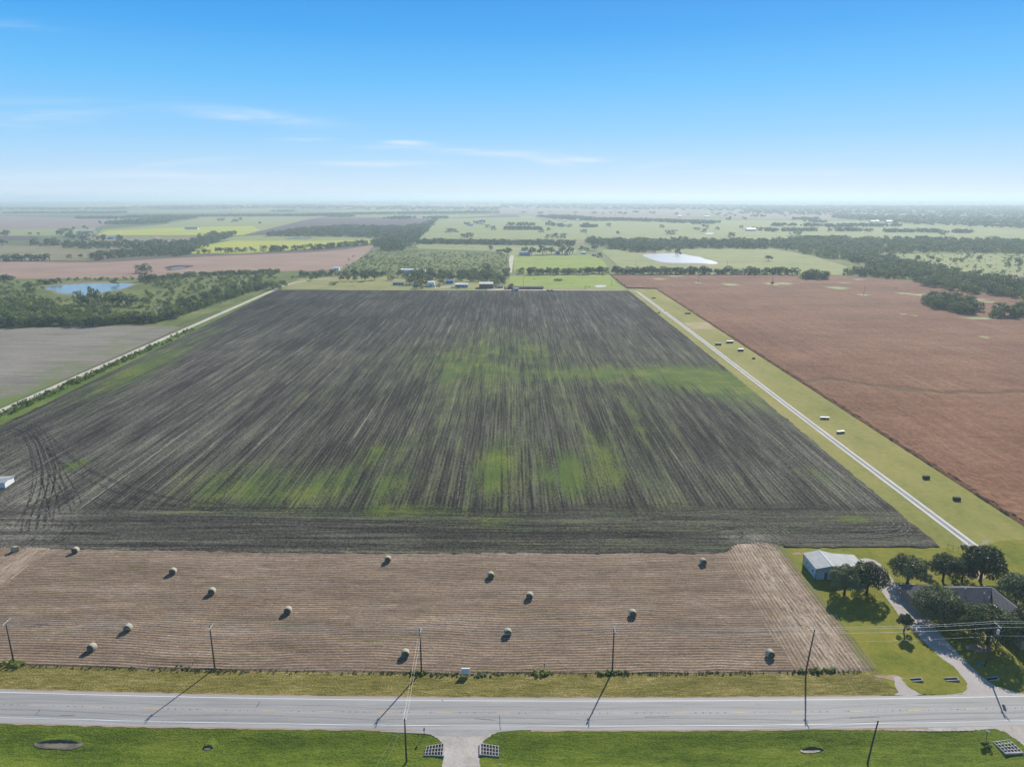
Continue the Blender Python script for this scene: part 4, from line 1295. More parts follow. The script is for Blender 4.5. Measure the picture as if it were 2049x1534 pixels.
culvert([G(848, 1512, -.4), G(885, 1513), G(887, 1489), G(852, 1495, -.4)], 3, 6, 'concrete culvert end with pipe grate left of the gravel drive', .36)
culvert([G(999, 1514, -.4), G(963, 1511), G(963, 1489), G(999, 1494, -.4)], 3, 6, 'concrete culvert end with pipe grate right of the gravel drive', .36)
culvert([G(1987, 1482), G(2010, 1507), G(2044, 1505), G(2018, 1477)], 5, 4, 'larger skewed culvert grate at the lower right corner', .25)
for (x0_, x1_, py, rz, lb) in [(1823, 1845, 1360, 0, 'small white culvert end in the lawn, left of a pair'), (1890, 1917, 1359, 0, 'small white culvert end beside the driveway, right of a pair'), (1976, 1998, 1358, .1, 'small grey culvert end in the oak shade right of the driveway')]:
    a, b = G(x0_, py), G(x1_, py)
    L_ = b.x - a.x
    t = thing('small_culvert', lb, 'culvert', ((a.x + b.x) / 2, a.y, 0), rz, 'small culvert ends on the lawn')
    for yy in (-.45, .45):
        q = MB(); q.add([(-L_ / 2, yy - .08, -.1), (L_ / 2, yy - .08, -.1), (L_ / 2, yy + .08, -.1), (-L_ / 2, yy + .08, -.1), (-L_ / 2, yy - .08, .12), (L_ / 2, yy - .08, .34), (L_ / 2, yy + .08, .34), (-L_ / 2, yy + .08, .12)],
              [(0, 3, 2, 1), (4, 5, 6, 7), (0, 1, 5, 4), (1, 2, 6, 5), (2, 3, 7, 6), (3, 0, 4, 7)])
        q.build('side_wall', CONCRETE, t)
    q = MB(); q.box(L_ / 2 - .2, L_ / 2, -.37, .37, -.1, .36); q.build('headwall', CONCRETE, t)
    q = MB(); q.box(-L_ / 2, L_ / 2 - .2, -.37, .37, .005, .03); q.build('channel', PIT, t)
c = G(1960, 1331)
t = thing('meter_box', 'small blue utility box beside the pole in the oak shade', 'utility box', (c.x, c.y, 0))
q = MB(); q.box(-.3, .3, -.25, .25, .1, .75); q.build('cabinet', BLUE, t)
q = MB(); q.prism([(-.34, -.29), (.34, -.29), (.34, .29), (-.34, .29)], -.02, .1); q.build('plinth', CONCRETE, t)

# gates by the track
def gate(px, py, w_, label, m_, h=1.5, rails=5, rz=0):
    c = G(px, py)
    t = thing('pipe_gate', label, 'gate', (c.x, c.y, 0), rz, 'pipe gates at the track')
    for x in (-w_ / 2, w_ / 2):
        q = MB(); q.tube([(x, 0, -.1), (x, 0, h + .15)], .06, 7); q.build('post', m_, t)
    for k in range(rails):
        z = .25 + (h - .25) * k / (rails - 1)
        q = MB(); q.tube([(-w_ / 2, 0, z), (w_ / 2, 0, z)], .03, 6); q.build('rail', m_, t)
    return t


gate(1930, 1092, 2.2, 'white pipe panel left of the white track', WHITE)
gate(1932, 1099, 2.2, 'dark green pipe frame just before the white panel', mat('green_pipe', (.05, .08, .05), .6), 1.3, 3)
gate(1970, 1090, 2.2, 'white pipe panel right of the white track', WHITE)
for (px, py, rz) in [(1906, 1098, -.6)]:
    c = G(px, py)
    t = thing('fence_brace', 'thin leaning H-shaped fence brace left of the white panels', 'fence', (c.x, c.y, 0), rz)
    for x in (-1.4, 0, 1.4):
        q = MB(); q.tube([(x, 0, -.1), (x + .1, 0, 1.5)], .05, 6); q.build('post', WOOD, t)
    q = MB(); q.tube([(-1.4, 0, 1.2), (1.4, 0, 1.2)], .04, 6); q.tube([(-1.4, 0, .2), (0, 0, 1.2)], .03, 6); q.build('rail', WOOD, t)

# troughs and boxes on the mown strip
DARKBOX = mat('dark_hay_box', (.045, .05, .05), .9, .1, var=.3, vscale=2)
BOXTOP = mat('pale_tarp', (.72, .74, .76), .6, .3)
TEAL = mat('blue_grey_side', (.10, .16, .19), .7, .3)
for (px, py, L_, d, h, rz, lb, top, side) in [
        (1650, 838, 3.9, .9, .9, -.12, 'long low white-topped bunk with divided front, left of a near pair', BOXTOP, TEAL),
        (1682, 866, 3.5, 1.0, .9, .22, 'long low white-topped bunk tilted the other way, right of a near pair', BOXTOP, TEAL),
        (1437, 690, 4.2, 1.2, 1.2, 0, 'dark low box with grey top nearest the white track', TEAL, DARKBOX),
        (1460, 686, 4.6, 1.4, 1.4, 0, 'dark box with bright white top, the one by the sorghum edge', BOXTOP, DARKBOX),
        (1482, 702, 3.6, 1.4, 1.4, 0, 'small dark box with white top, the lower one of three', BOXTOP, DARKBOX),
        (1376, 628, 5, 1.0, .9, 0, 'thin dark bunk far up the mown strip beyond the tan rectangle', DARKBOX, DARKBOX),
        (1308, 597, 4, 1, .8, 0, 'thin dark bunk at the far end of the mown strip', DARKBOX, DARKBOX)]:
    c = G(px, py)
    t = thing('feed_bunk', lb, 'feed bunk', (c.x, c.y, 0), rz, 'bunks and boxes on the mown strip')
    q = MB(); q.box(-L_ / 2, L_ / 2, -d / 2, d / 2, .12, h); q.build('body', side, t)
    q = MB(); q.add([(-L_ / 2 - .1, -d / 2 - .08, h), (L_ / 2 + .1, -d / 2 - .08, h), (L_ / 2 + .1, d / 2 + .08, h), (-L_ / 2 - .1, d / 2 + .08, h), (-L_ / 2 - .1, -d / 2 - .08, h + .06), (L_ / 2 + .1, -d / 2 - .08, h + .06), (L_ / 2 + .1, d / 2 + .08, h + .14), (-L_ / 2 - .1, d / 2 + .08, h + .14)],
          [(0, 3, 2, 1), (4, 5, 6, 7), (0, 1, 5, 4), (1, 2, 6, 5), (2, 3, 7, 6), (3, 0, 4, 7)])
    q.build('lid', top, t)
    for k in range(4):
        x = -L_ / 2 + .15 + (L_ - .3) * k / 3
        q = MB(); q.box(x - .07, x + .07, -d / 2 - .05, d / 2 + .05, -.05, h - .05); q.build('leg', OFFWHITE if top is BOXTOP and side is TEAL else WOOD, t)
for px, py, lb, s_ in [(1853, 957, 'dark square bale on the mown strip, upper of two near the sorghum', 1.0), (1914, 1000, 'dark square bale on the mown strip, lower of two near the sorghum', 1.0), (1508, 718, 'tiny dark bale on the mown strip below the white-topped boxes', .8)]:
    c = G(px, py)
    t = MB()
    # rounded block with twine grooves
    n = 20
    for (ya, yb, k) in ((-.85, -.3, 1.0), (-.3, -.25, .95), (-.25, .25, 1.0), (.25, .3, .95), (.3, .85, 1.0)):
        ring = []
        for i in range(n):
            a = 2 * math.pi * i / n
            ca, sa = math.cos(a), math.sin(a)
            e = .45
            ring.append((math.copysign(abs(ca) ** e, ca) * .75 * k * s_, math.copysign(abs(sa) ** e, sa) * .55 * k * s_))
        vs = [(ya * s_ * 1.25, p[0], p[1] + .52 * s_) for p in ring] + [(yb * s_ * 1.25, p[0], p[1] + .52 * s_) for p in ring]
        t.add(vs, [tuple(range(n)), tuple(range(n, 2 * n))[::-1]] + [(i, (i + 1) % n, n + (i + 1) % n, n + i) for i in range(n)])
    o = t.build('square_bale', DARKBOX, fix=True)
    o.location = (c.x, c.y, 0)
    o.rotation_euler.z = random.uniform(-.2, .2)
    tag(o, lb, 'hay bale', 'dark bales on the mown strip')

# ------------------------------------------------------------------ buildings
GLASS = mat('window_glass', (.03, .04, .05), .1, .5)


def metal_sheet(name, col, rib=.9, axis=0, rough=.45, var=.12):
    m_ = mat(name, col, rough, .2)
    t = NT(m_.node_tree)
    b = m_.node_tree.nodes['Principled BSDF']
    p = t.pos()
    x = t.xyz(p)[axis]
    wv = t.m('SINE', t.m('MULTIPLY', x, 2 * math.pi / rib))
    n = t.noise(p, .5, 4.0, .6)
    c = t.mix(t.mapr(n, .3, .7), tuple(k * (1 - var) for k in col), tuple(min(1, k * (1 + var)) for k in col))
    t.put(b.inputs['Base Color'], c)
    bp = t.new('ShaderNodeBump')
    bp.inputs['Distance'].default_value = .03
    t.put(bp.inputs['Height'], t.mapr(wv, .6, 1.0))
    t.put(b.inputs['Normal'], bp.outputs[0])
    return m_


SHED_ROOF = metal_sheet('pale_metal_roof', (.33, .35, .36), .6, 1, .7)
SHED_WALL = metal_sheet('pale_blue_metal_wall', (.34, .47, .55), .6, 0)
DARK_TRIM = mat('dark_blue_trim', (.06, .11, .16), .5, .4)


def slab(mb, a, b, c, d, th):
    """sloped sheet a-b-c-d with thickness th downward"""
    A = [Vector(p) for p in (a, b, c, d)]
    B = [p - Vector((0, 0, th)) for p in A]
    mb.add(A + B, [(0, 1, 2, 3), (7, 6, 5, 4), (0, 4, 5, 1), (1, 5, 6, 2), (2, 6, 7, 3), (3, 7, 4, 0)])


# metal shed with lean-to
t = thing('metal_shed', 'pale blue metal shed with white gable roof and lean-to', 'shed', (84.4, 177.3, 0))
hw, D_, rx, rz_, e0 = 7.6, 8.6, 4.2, 4.15, 3.25
q = MB()
q.add([(0, 0, -.1), (hw, 0, -.1), (hw, 0, e0), (rx, 0, rz_), (0, 0, e0), (0, D_, -.1), (hw, D_, -.1), (hw, D_, e0), (rx, D_, rz_), (0, D_, e0)],
      [(0, 1, 2, 3, 4), (9, 8, 7, 6, 5), (0, 4, 9, 5), (1, 6, 7, 2), (0, 5, 6, 1)])
q.build('wall', SHED_WALL, t)
q = MB()
q.add([(hw + .02, .3, -.1), (14.0, .3, -.1), (14.0, .3, 2.75), (hw + .02, .3, 3.2), (hw + .02, D_ - .1, -.1), (14.0, D_ - .1, -.1), (14.0, D_ - .1, 2.75), (hw + .02, D_ - .1, 3.2)],
      [(0, 1, 2, 3), (7, 6, 5, 4), (1, 5, 6, 2), (0, 3, 7, 4)])
q.build('lean_to_wall', SHED_WALL, t)
q = MB()
slab(q, (-.25, -.3, e0 + .08), (rx, -.3, rz_ + .1), (rx, D_ + .3, rz_ + .1), (-.25, D_ + .3, e0 + .08), .09)
slab(q, (rx, -.3, rz_ + .1), (hw + .1, -.3, e0 + .14), (hw + .1, D_ + .3, e0 + .14), (rx, D_ + .3, rz_ + .1), .09)
slab(q, (hw + .1, -.1, e0 + .13), (14.5, -.1, 2.86), (14.5, D_ + .1, 2.86), (hw + .1, D_ + .1, e0 + .13), .09)
rf = q.build('roof', SHED_ROOF, t)
q = MB(); q.tube([(rx, -.32, rz_ + .11), (rx, D_ + .32, rz_ + .11)], .13, 8); q.build('ridge_cap', WHITE, rf)
for (x, y) in ((-.02, -.02), (-.02, D_ + .02)):
    q = MB(); q.cbox((x, y, 1.6), (.14, .14, 3.3)); q.build('corner_trim', DARK_TRIM, t)
for y in (1.9, 6.2):
    w_ = MB(); w_.box(-.05, .0, y - .5, y + .5, 1.2, 2.1); wn = w_.build('window', WHITE, t)
    w_ = MB(); w_.box(-.07, -.052, y - .42, y + .42, 1.28, 2.02); w_.build('pane', GLASS, wn)
w_ = MB(); w_.box(2.4, 3.3, -.05, .0, 0, 2.1); w_.build('door', DARK_TRIM, t)
w_ = MB(); w_.box(9.0, 12.4, .24, .29, 0, 2.5); w_.build('roller_door', OFFWHITE, t)

# farm house with dark shingle roof
SHINGLE = mat('dark_grey_shingle', (.115, .115, .125), .9, .15, var=.22, vscale=2.2)
BRICK = mat('tan_brick', (.36, .27, .20), .9, .15, var=.15, vscale=2)
t = thing('house', 'single storey house with dark grey shingle roof among the oaks', 'house', (112, 152, 0))
q = MB()
q.box(-1.0, 15.6, 6.6, 16.6, -.1, 2.75)
q.box(7.6, 15.6, -6.5, 6.58, -.1, 2.75)
q.box(-8.0, -1.02, 10.5, 17.5, -.1, 2.6)
q.build('wall', BRICK, t)
q = MB()
# main hip roof (ridge along x), wing to the south, garage to the west
rz2 = 5.6
slab(q, (-1.6, 6.0, 2.8), (8.0, 6.0, 2.8), (11.6, 11.6, rz2), (1.8, 11.6, rz2), .12)
slab(q, (16.2, 17.2, 2.8), (-1.6, 17.2, 2.8), (1.8, 11.6, rz2), (11.6, 11.6, rz2), .12)
slab(q, (-1.6, 17.2, 2.8), (-1.6, 6.0, 2.8), (1.8, 11.6, rz2), (1.8, 11.6, rz2), .12)
slab(q, (16.2, -7.0, 2.8), (16.2, 17.2, 2.8), (11.6, 11.6, rz2), (11.6, -3.0, rz2), .12)
slab(q, (8.9, 6.5, 4.02), (8.9, -5.0, 4.02), (11.6, -3.0, rz2), (11.6, 11.6, rz2), .12)
slab(q, (7.0, -7.0, 2.8), (16.2, -7.0, 2.8), (11.6, -3.0, rz2), (11.6, -3.0, rz2), .12)
slab(q, (6.4, 5.8, 2.7), (6.4, -7.0, 2.7), (8.95, -5.4, 3.75), (8.95, 7.4, 3.75), .12)
slab(q, (-8.6, 9.9, 2.65), (-1.0, 9.9, 2.65), (-1.4, 14.0, 4.7), (-5.2, 14.0, 4.7), .12)
slab(q, (-.4, 18.1, 2.65), (-8.6, 18.1, 2.65), (-5.2, 14.0, 4.7), (-1.4, 14.0, 4.7), .12)
slab(q, (-8.6, 18.1, 2.65), (-8.6, 9.9, 2.65), (-5.2, 14.0, 4.7), (-5.2, 14.0, 4.7), .12)
slab(q, (-.4, 9.9, 2.65), (-.4, 18.1, 2.65), (-1.4, 14.0, 4.7), (-1.4, 14.0, 4.7), .12)
rf = q.build('roof', SHINGLE, t, fix=False)
q = MB()
q.box(8.86, 8.98, -5.0, 6.4, 3.76, 4.06)
q.box(16.1, 16.26, -7.0, 17.2, 2.62, 2.84)
q.build('gutter', WHITE, rf)
for (x, y, z) in ((8.6, 9.7, 4.9), (9.2, 8.6, 4.4), (10.2, 12.4, 5.3), (4.5, 11.0, 5.4)):
    w_ = MB(); w_.tube([(x, y, z - .3), (x, y, z + .35)], .11, 8); w_.build('vent_pipe', OFFWHITE, rf)
for (x0_, x1_) in ((.5, 1.7), (3.2, 4.4)):
    w_ = MB(); w_.box(x0_, x1_, 6.54, 6.598, .9, 2.1); wn = w_.build('window', WHITE, t)
    w_ = MB(); w_.box(x0_ + .1, x1_ - .1, 6.52, 6.538, 1.0, 2.0); w_.build('pane', GLASS, wn)
w_ = MB(); w_.box(5.2, 6.1, 6.54, 6.598, 0, 2.1); w_.build('door', mat('door_brown', (.15, .07, .04), .6), t)
w_ = MB(); w_.box(-7.4, -2.6, 10.44, 10.498, 0, 2.2); w_.build('garage_door', OFFWHITE, t)
w_ = MB(); w_.box(9.5, 11, -6.56, -6.502, .9, 2.1); wn = w_.build('window', WHITE, t)

# propane tank
c = G(1856, 1157)
t = thing('propane_tank', 'white horizontal propane tank behind the house', 'tank', (c.x, c.y, 0))
q = MB(); q.tube([(-1.15, 0, .85), (-1.05, 0, .85), (-.9, 0, .85), (.9, 0, .85), (1.05, 0, .85), (1.15, 0, .85)], [.12, .36, .47, .47, .36, .12], 14); q.build('tank_shell', WHITE, t, smooth=True)
q = MB(); q.tube([(0, 0, 1.3), (0, 0, 1.48)], .2, 10); q.build('valve_dome', OFFWHITE, t)
for x in (-.7, .7):
    q = MB(); q.box(x - .1, x + .1, -.35, .35, -.05, .5); q.build('leg', CONCRETE, t)

# white farm building cut by the left frame edge
t = thing('white_building', 'white walled building with grey roof at the left frame edge', 'building', (G(11, 977).x, G(15, 977).y, 0), .12)
q = MB(); q.box(-12, 0, 0, 6, -.1, 2.3); q.build('wall', WHITE, t)
q = MB(); slab(q, (-12.3, -.4, 2.35), (.4, -.4, 2.35), (.4, 3, 2.9), (-12.3, 3, 2.9), .12); slab(q, (-12.3, 3, 2.9), (.4, 3, 2.9), (.4, 6.4, 2.35), (-12.3, 6.4, 2.35), .12)
q.add([(0, 0, 2.3), (0, 6, 2.3), (0, 3, 2.78)], [(0, 1, 2)])
q.build('roof', metal_sheet('grey_metal_roof', (.36, .36, .37), .6, 0), t)
for x in (-3, -7):
    w_ = MB(); w_.box(x - .6, x + .6, -.06, -.002, 1, 2.1); w_.build('window', GLASS, t)

ROOF_W = mat('white_roof', (.72, .72, .70), .6, .3, var=.08, vscale=.3)
ROOF_TAN = mat('rust_streaked_roof', (.62, .57, .52), .6, .3, var=.18, vscale=.25)
ROOF_BLUE = mat('blue_metal_roof', (.12, .24, .46), .6, .3)
ROOF_GREY = mat('grey_roof', (.28, .29, .31), .7, .2)
ROOF_DARK = mat('dark_roof', (.06, .062, .07), .8, .2)
WALL_BLUE = mat('blue_wall', (.10, .22, .48), .7, .2)
WALL_BROWN = mat('brown_boards', (.17, .115, .085), .9, .1, var=.2, vscale=.6)
WALL_WHITE = mat('white_wall', (.72, .74, .76), .7, .2)
WALL_GREY = mat('grey_wall', (.33, .35, .38), .8, .2)


def house(px0, px1, base, top_h, depth, wall, roof, label, cat='building', name='farm_building', roof_h=1.2, rz=0.0, windows=0, group=None, doors=True):
    a, b = G(px0, base), G(px1, base)
    L_ = abs(b.x - a.x)
    t = thing(name, label, cat, ((a.x + b.x) / 2, a.y, 0), rz, group)
    e = top_h - roof_h
    q = MB()
    q.add([(-L_ / 2, 0, -.4), (L_ / 2, 0, -.4), (L_ / 2, depth, -.4), (-L_ / 2, depth, -.4), (-L_ / 2, 0, e), (L_ / 2, 0, e), (L_ / 2, depth, e), (-L_ / 2, depth, e), (-L_ / 2, depth / 2, top_h - .15), (L_ / 2, depth / 2, top_h - .15)],
          [(0, 1, 5, 4), (2, 3, 7, 6), (1, 2, 6, 9, 5), (3, 0, 4, 8, 7)])
    q.build('wall', wall, t)
    o_ = max(.3, L_ * .02)
    q = MB()
    slab(q, (-L_ / 2 - o_, -o_, e - .02), (L_ / 2 + o_, -o_, e - .02), (L_ / 2 + o_, depth / 2, top_h), (-L_ / 2 - o_, depth / 2, top_h), .15)
    slab(q, (-L_ / 2 - o_, depth / 2, top_h), (L_ / 2 + o_, depth / 2, top_h), (L_ / 2 + o_, depth + o_, e - .02), (-L_ / 2 - o_, depth + o_, e - .02), .15)
    q.build('roof', roof, t)
    for k in range(windows):
        x = -L_ / 2 + L_ * (k + .5) / windows
        q = MB(); q.box(x - .7, x + .7, -.08, -.003, .9, min(2.2, e - .2)); q.build('window', GLASS, t)
    if doors and windows:
        x = -L_ / 2 + L_ / windows
        q = MB(); q.box(x - .5, x + .5, -.1, -.003, -.2, 2.1); q.build('door', ROOF_DARK, t)
    return t


# the farmstead behind the ploughed field
house(786, 808, 570.3, 3.6, 4, WALL_GREY, ROOF_GREY, 'grey blue mobile home on its own at the left of the farmstead', 'mobile home', 'mobile_home', .5, windows=4)
house(856, 869, 573.5, 6.2, 9, WALL_WHITE, ROOF_W, 'white gabled shed at the right end of the dark tree clump', windows=1)
house(826, 834, 573.5, 3.4, 5, WALL_WHITE, ROOF_BLUE, 'small blue and white shed half hidden in the dark tree clump', windows=1)
house(892, 907, 567.3, 4.6, 8, WALL_BLUE, ROOF_BLUE, 'blue shed in front of the tree belt', windows=2)
house(911, 936, 575, 4.6, 11, WALL_GREY, ROOF_W, 'long low building with white roof', windows=4)
house(959, 986.5, 577, 6.6, 17, WALL_BROWN, ROOF_TAN, 'large barn with pale rust-streaked roof and brown walls', 'barn', 'barn', 1.4, windows=3)
house(995, 1005, 576, 3.0, 6, WALL_GREY, ROOF_GREY, 'low grey shed right of the large barn', windows=1)
house(1015, 1087, 578.5, 3.0, 9, ROOF_DARK, ROOF_DARK, 'very long low dark shed behind the dirt yard', 'shed', 'long_shed', .9, windows=0)
house(1027, 1038, 582, 3.2, 2.6, WALL_WHITE, ROOF_W, 'white box trailer parked in front of the long dark shed', 'trailer', 'trailer', .3, windows=2)
house(668, 678, 540.5, 4.5, 8, WALL_WHITE, ROOF_W, 'small white roof behind the orchard trees', windows=0)
house(802, 826, 545, 4.8, 12, WALL_WHITE, ROOF_W, 'long white roof behind the tree belt, left piece', windows=0)
house(832, 850, 544.5, 4.2, 10, WALL_WHITE, ROOF_W, 'long white roof behind the tree belt, right piece', windows=0)
house(1039, 1061, 511, 7, 14, WALL_GREY, ROOF_BLUE, 'blue roofed house beyond the bright field', 'house', 'house', 2, windows=3)
house(1112, 1120, 508, 7, 12, WALL_GREY, ROOF_BLUE, 'small blue roof between the trees beyond the bright field', 'house', 'house', 2, windows=1)
house(1130, 1136, 509, 5, 10, WALL_WHITE, ROOF_TAN, 'small pale house among trees beyond the bright field', 'house', 'house', 1.5, windows=1)
house(1164, 1172, 508, 4, 8, WALL_WHITE, ROOF_W, 'small white shed at the right end beyond the bright field', windows=1)
house(1185, 1192, 512, 3, 6, ROOF_DARK, ROOF_DARK, 'small dark shed at the diagonal hedge', windows=0)
FARH = [(370, 381, 459, 6.5, 12, WALL_WHITE, ROOF_DARK, 'white house with dark roof on the distant pasture, left half', 'house'),
        (382, 395, 459, 6.5, 12, WALL_WHITE, ROOF_DARK, 'white house with dark roof on the distant pasture, right half', 'house'),
        (152, 166, 466, 6, 14, WALL_WHITE, ROOF_W, 'distant pale shed with white roof among the left trees', 'shed'),
        (164, 187, 466, 7, 20, WALL_GREY, ROOF_GREY, 'distant long grey barn among the left trees', 'barn'),
        (215, 226, 478.5, 6, 14, WALL_BLUE, ROOF_BLUE, 'distant blue roof in the left trees', 'house'),
        (295, 301, 441, 7, 14, WALL_WHITE, ROOF_W, 'tiny white shed in the far left woods, left of two', 'shed'),
        (304, 309, 441.5, 7, 14, WALL_WHITE, ROOF_W, 'tiny white shed in the far left woods, right of two', 'shed'),
        (487, 500, 413.5, 12, 40, WALL_WHITE, ROOF_W, 'tiny white roofs on the far left horizon', 'building'),
        (935, 946, 452, 8, 14, WALL_GREY, ROOF_BLUE, 'blue roofed farmhouse on the mown meadow', 'house'),
        (956, 968, 449, 7, 14, WALL_WHITE, ROOF_BLUE, 'white farm building on the mown meadow, right of the blue house', 'building'),
        (878, 883, 437, 8, 14, WALL_WHITE, ROOF_W, 'tiny white shed at the top corner of the mown meadow', 'shed'),
        (1127, 1134, 443, 8, 18, WALL_WHITE, ROOF_W, 'tiny white shed at the distant tree belt, left', 'shed'),
        (1153, 1159, 442.5, 8, 18, WALL_WHITE, ROOF_W, 'tiny white shed at the distant tree belt, right', 'shed'),
        (1070, 1074, 431, 8, 18, WALL_WHITE, ROOF_W, 'tiny white speck of a shed above the brown strip', 'shed'),
        (1358, 1364, 435, 9, 20, WALL_WHITE, ROOF_W, 'tiny white shed on the distant mauve field, left', 'shed'),
        (1411, 1420, 435.5, 9, 22, WALL_WHITE, ROOF_TAN, 'tiny pale barn on the distant mauve field, right', 'barn'),
        (1495, 1513, 462.5, 9, 20, WALL_WHITE, ROOF_W, 'white barn in the distant right pasture', 'barn'),
        (1744, 1752, 445.5, 9, 26, WALL_WHITE, ROOF_W, 'distant white barn of the right far farm, left', 'barn'),
        (1754, 1760, 445, 9, 26, WALL_WHITE, ROOF_W, 'distant white barn of the right far farm, middle', 'barn'),
        (1776, 1788, 446, 10, 30, WALL_WHITE, ROOF_W, 'distant white barn of the right far farm, right', 'barn'),
        (1998, 2006, 622, 4.5, 8, WALL_GREY, ROOF_BLUE, 'small blue roof inside the sorghum grove', 'house')]
for a, b, y, h, d, w_, r_, lb, ct in FARH:
    house(a, b, y, h, d, w_, r_, lb, ct, 'far_' + ct, h * .35, windows=0)

# vehicles at the farm
CAR_D = mat('dark_car_paint', (.03, .032, .04), .3, .6)
CAR_W = mat('white_car_paint', (.78, .78, .78), .3, .6)
CAR_B = mat('blue_car_paint', (.06, .12, .2), .3, .6)


def car(px, py, label, paint, rz=0.0, cabin=(.28, .72), L_=4.8, cat='car', name='parked_car'):
    c = G(px, py)
    t = thing(name, label, cat, (c.x, c.y, .15), rz)
    q = MB()
    prof = [(-L_ / 2, .35), (L_ / 2, .35), (L_ / 2, .8), (L_ / 2 - .9, .95), (-L_ / 2 + .5, .98), (-L_ / 2, .9)]
    vs = [(x, -.88, z) for x, z in prof] + [(x, .88, z) for x, z in prof]
    n = len(prof)
    q.add(vs, [tuple(range(n)), tuple(range(n, 2 * n))[::-1]] + [(k, (k + 1) % n, n + (k + 1) % n, n + k) for k in range(n)])
    q.build('body', paint, t)
    x0_, x1_ = -L_ / 2 + L_ * cabin[0], -L_ / 2 + L_ * cabin[1]
    q = MB()
    q.add([(x0_, -.8, .95), (x1_, -.8, .95), (x1_, .8, .95), (x0_, .8, .95), (x0_ + .35, -.66, 1.5), (x1_ - .6, -.66, 1.5), (x1_ - .6, .66, 1.5), (x0_ + .35, .66, 1.5)],
          [(4, 5, 6, 7), (0, 1, 5, 4), (1, 2, 6, 5), (2, 3, 7, 6), (3, 0, 4, 7)])
    q.build('cabin', GLASS, t)
    q = MB(); q.box(x0_ + .3, x1_ - .55, -.68, .68, 1.5, 1.56); q.build('roof', paint, t)
    for x in (-L_ / 2 + .9, L_ / 2 - .9):
        for y in (-.85, .85):
            q = MB(); q.tube([(x, y - .1, .33), (x, y + .1, .33)], .34, 12); q.build('wheel', BLACK, t)
    return t


car(877, 574.5, 'dark pickup truck parked beside the white gabled shed', CAR_D, .1, (.4, .75), 5.6, 'truck', 'pickup_truck')
car(906, 576.5, 'white van parked left of the long white roof', CAR_W, .2, (.05, .85), 5.0, 'van', 'parked_van')
car(916, 578, 'silver car parked before the long white roof', mat('silver_car_paint', (.5, .5, .52), .3, .6), 0)
car(989, 577.5, 'white car parked at the right corner of the barn', CAR_W, 1.2)
car(1097, 582.5, 'dark blue car parked right of the long dark shed, left of two', CAR_B, 0)
car(1104, 582.5, 'dark car parked right of the long dark shed, right of two', CAR_D, 0)
for px, py, h, lb in [(1047, 571.5, 10.5, 'thin utility pole in the bright pasture behind the dark shed'), (1224, 571.5, 10.5, 'thin utility pole at the corner of the sorghum'), (1397, 569, 11, 'thin utility pole on the pale spot of the sorghum, leftmost'), (1545, 568, 11, 'thin utility pole on the green spot of the sorghum, middle'), (1728, 592, 11, 'thin utility pole on the pale spot of the sorghum, rightmost'), (1272, 534, 11, 'thin utility pole left of the white pond'), (1455, 531, 9, 'thin utility pole right of the white pond')]:
    c = G(px, py)
    pole(c.x, c.y, h, lb, arm=True, group='distant utility poles')
for px, py in ((1169.5, 578.5), (1174, 578.7)):
    marker(px, py, 2.2, 'dark fence post standing in the bright pasture, ' + ('left' if px < 1172 else 'right') + ' of two', None, 'fence_post', POLE_WOOD, .16)
for px, py, h in ((1230, 438, 45), (1048, 427, 45)):
    c = G(px, py)
    t = thing('lattice_tower', 'faint lattice power tower over the distant mauve field, ' + ('right' if px > 1100 else 'left') + ' of two', 'tower', (c.x, c.y, 0))
    q = MB()
    for sx in (-1, 1):
        for sy_ in (-1, 1):
            q.tube([(sx * 4, sy_ * 4, -.4), (sx * 1, sy_ * 1, h * .7), (sx * .4, sy_ * .4, h)], .25, 4)
    for k in range(7):
        z0_, z1_ = h * k / 10, h * (k + 1) / 10
        w0, w1 = 4 - 3 * k / 7, 4 - 3 * (k + 1) / 7
        q.tube([(-w0, -w0, z0_), (w1, -w1, z1_)], .15, 4); q.tube([(w0, -w0, z0_), (-w1, -w1, z1_)], .15, 4)
    q.build('lattice_frame', STEEL, t)
    for z in (h * .72, h * .84, h * .95):
        q = MB(); q.tube([(-7, 0, z), (0, 0, z + .8), (7, 0, z)], .2, 4); q.build('arm', STEEL, t)

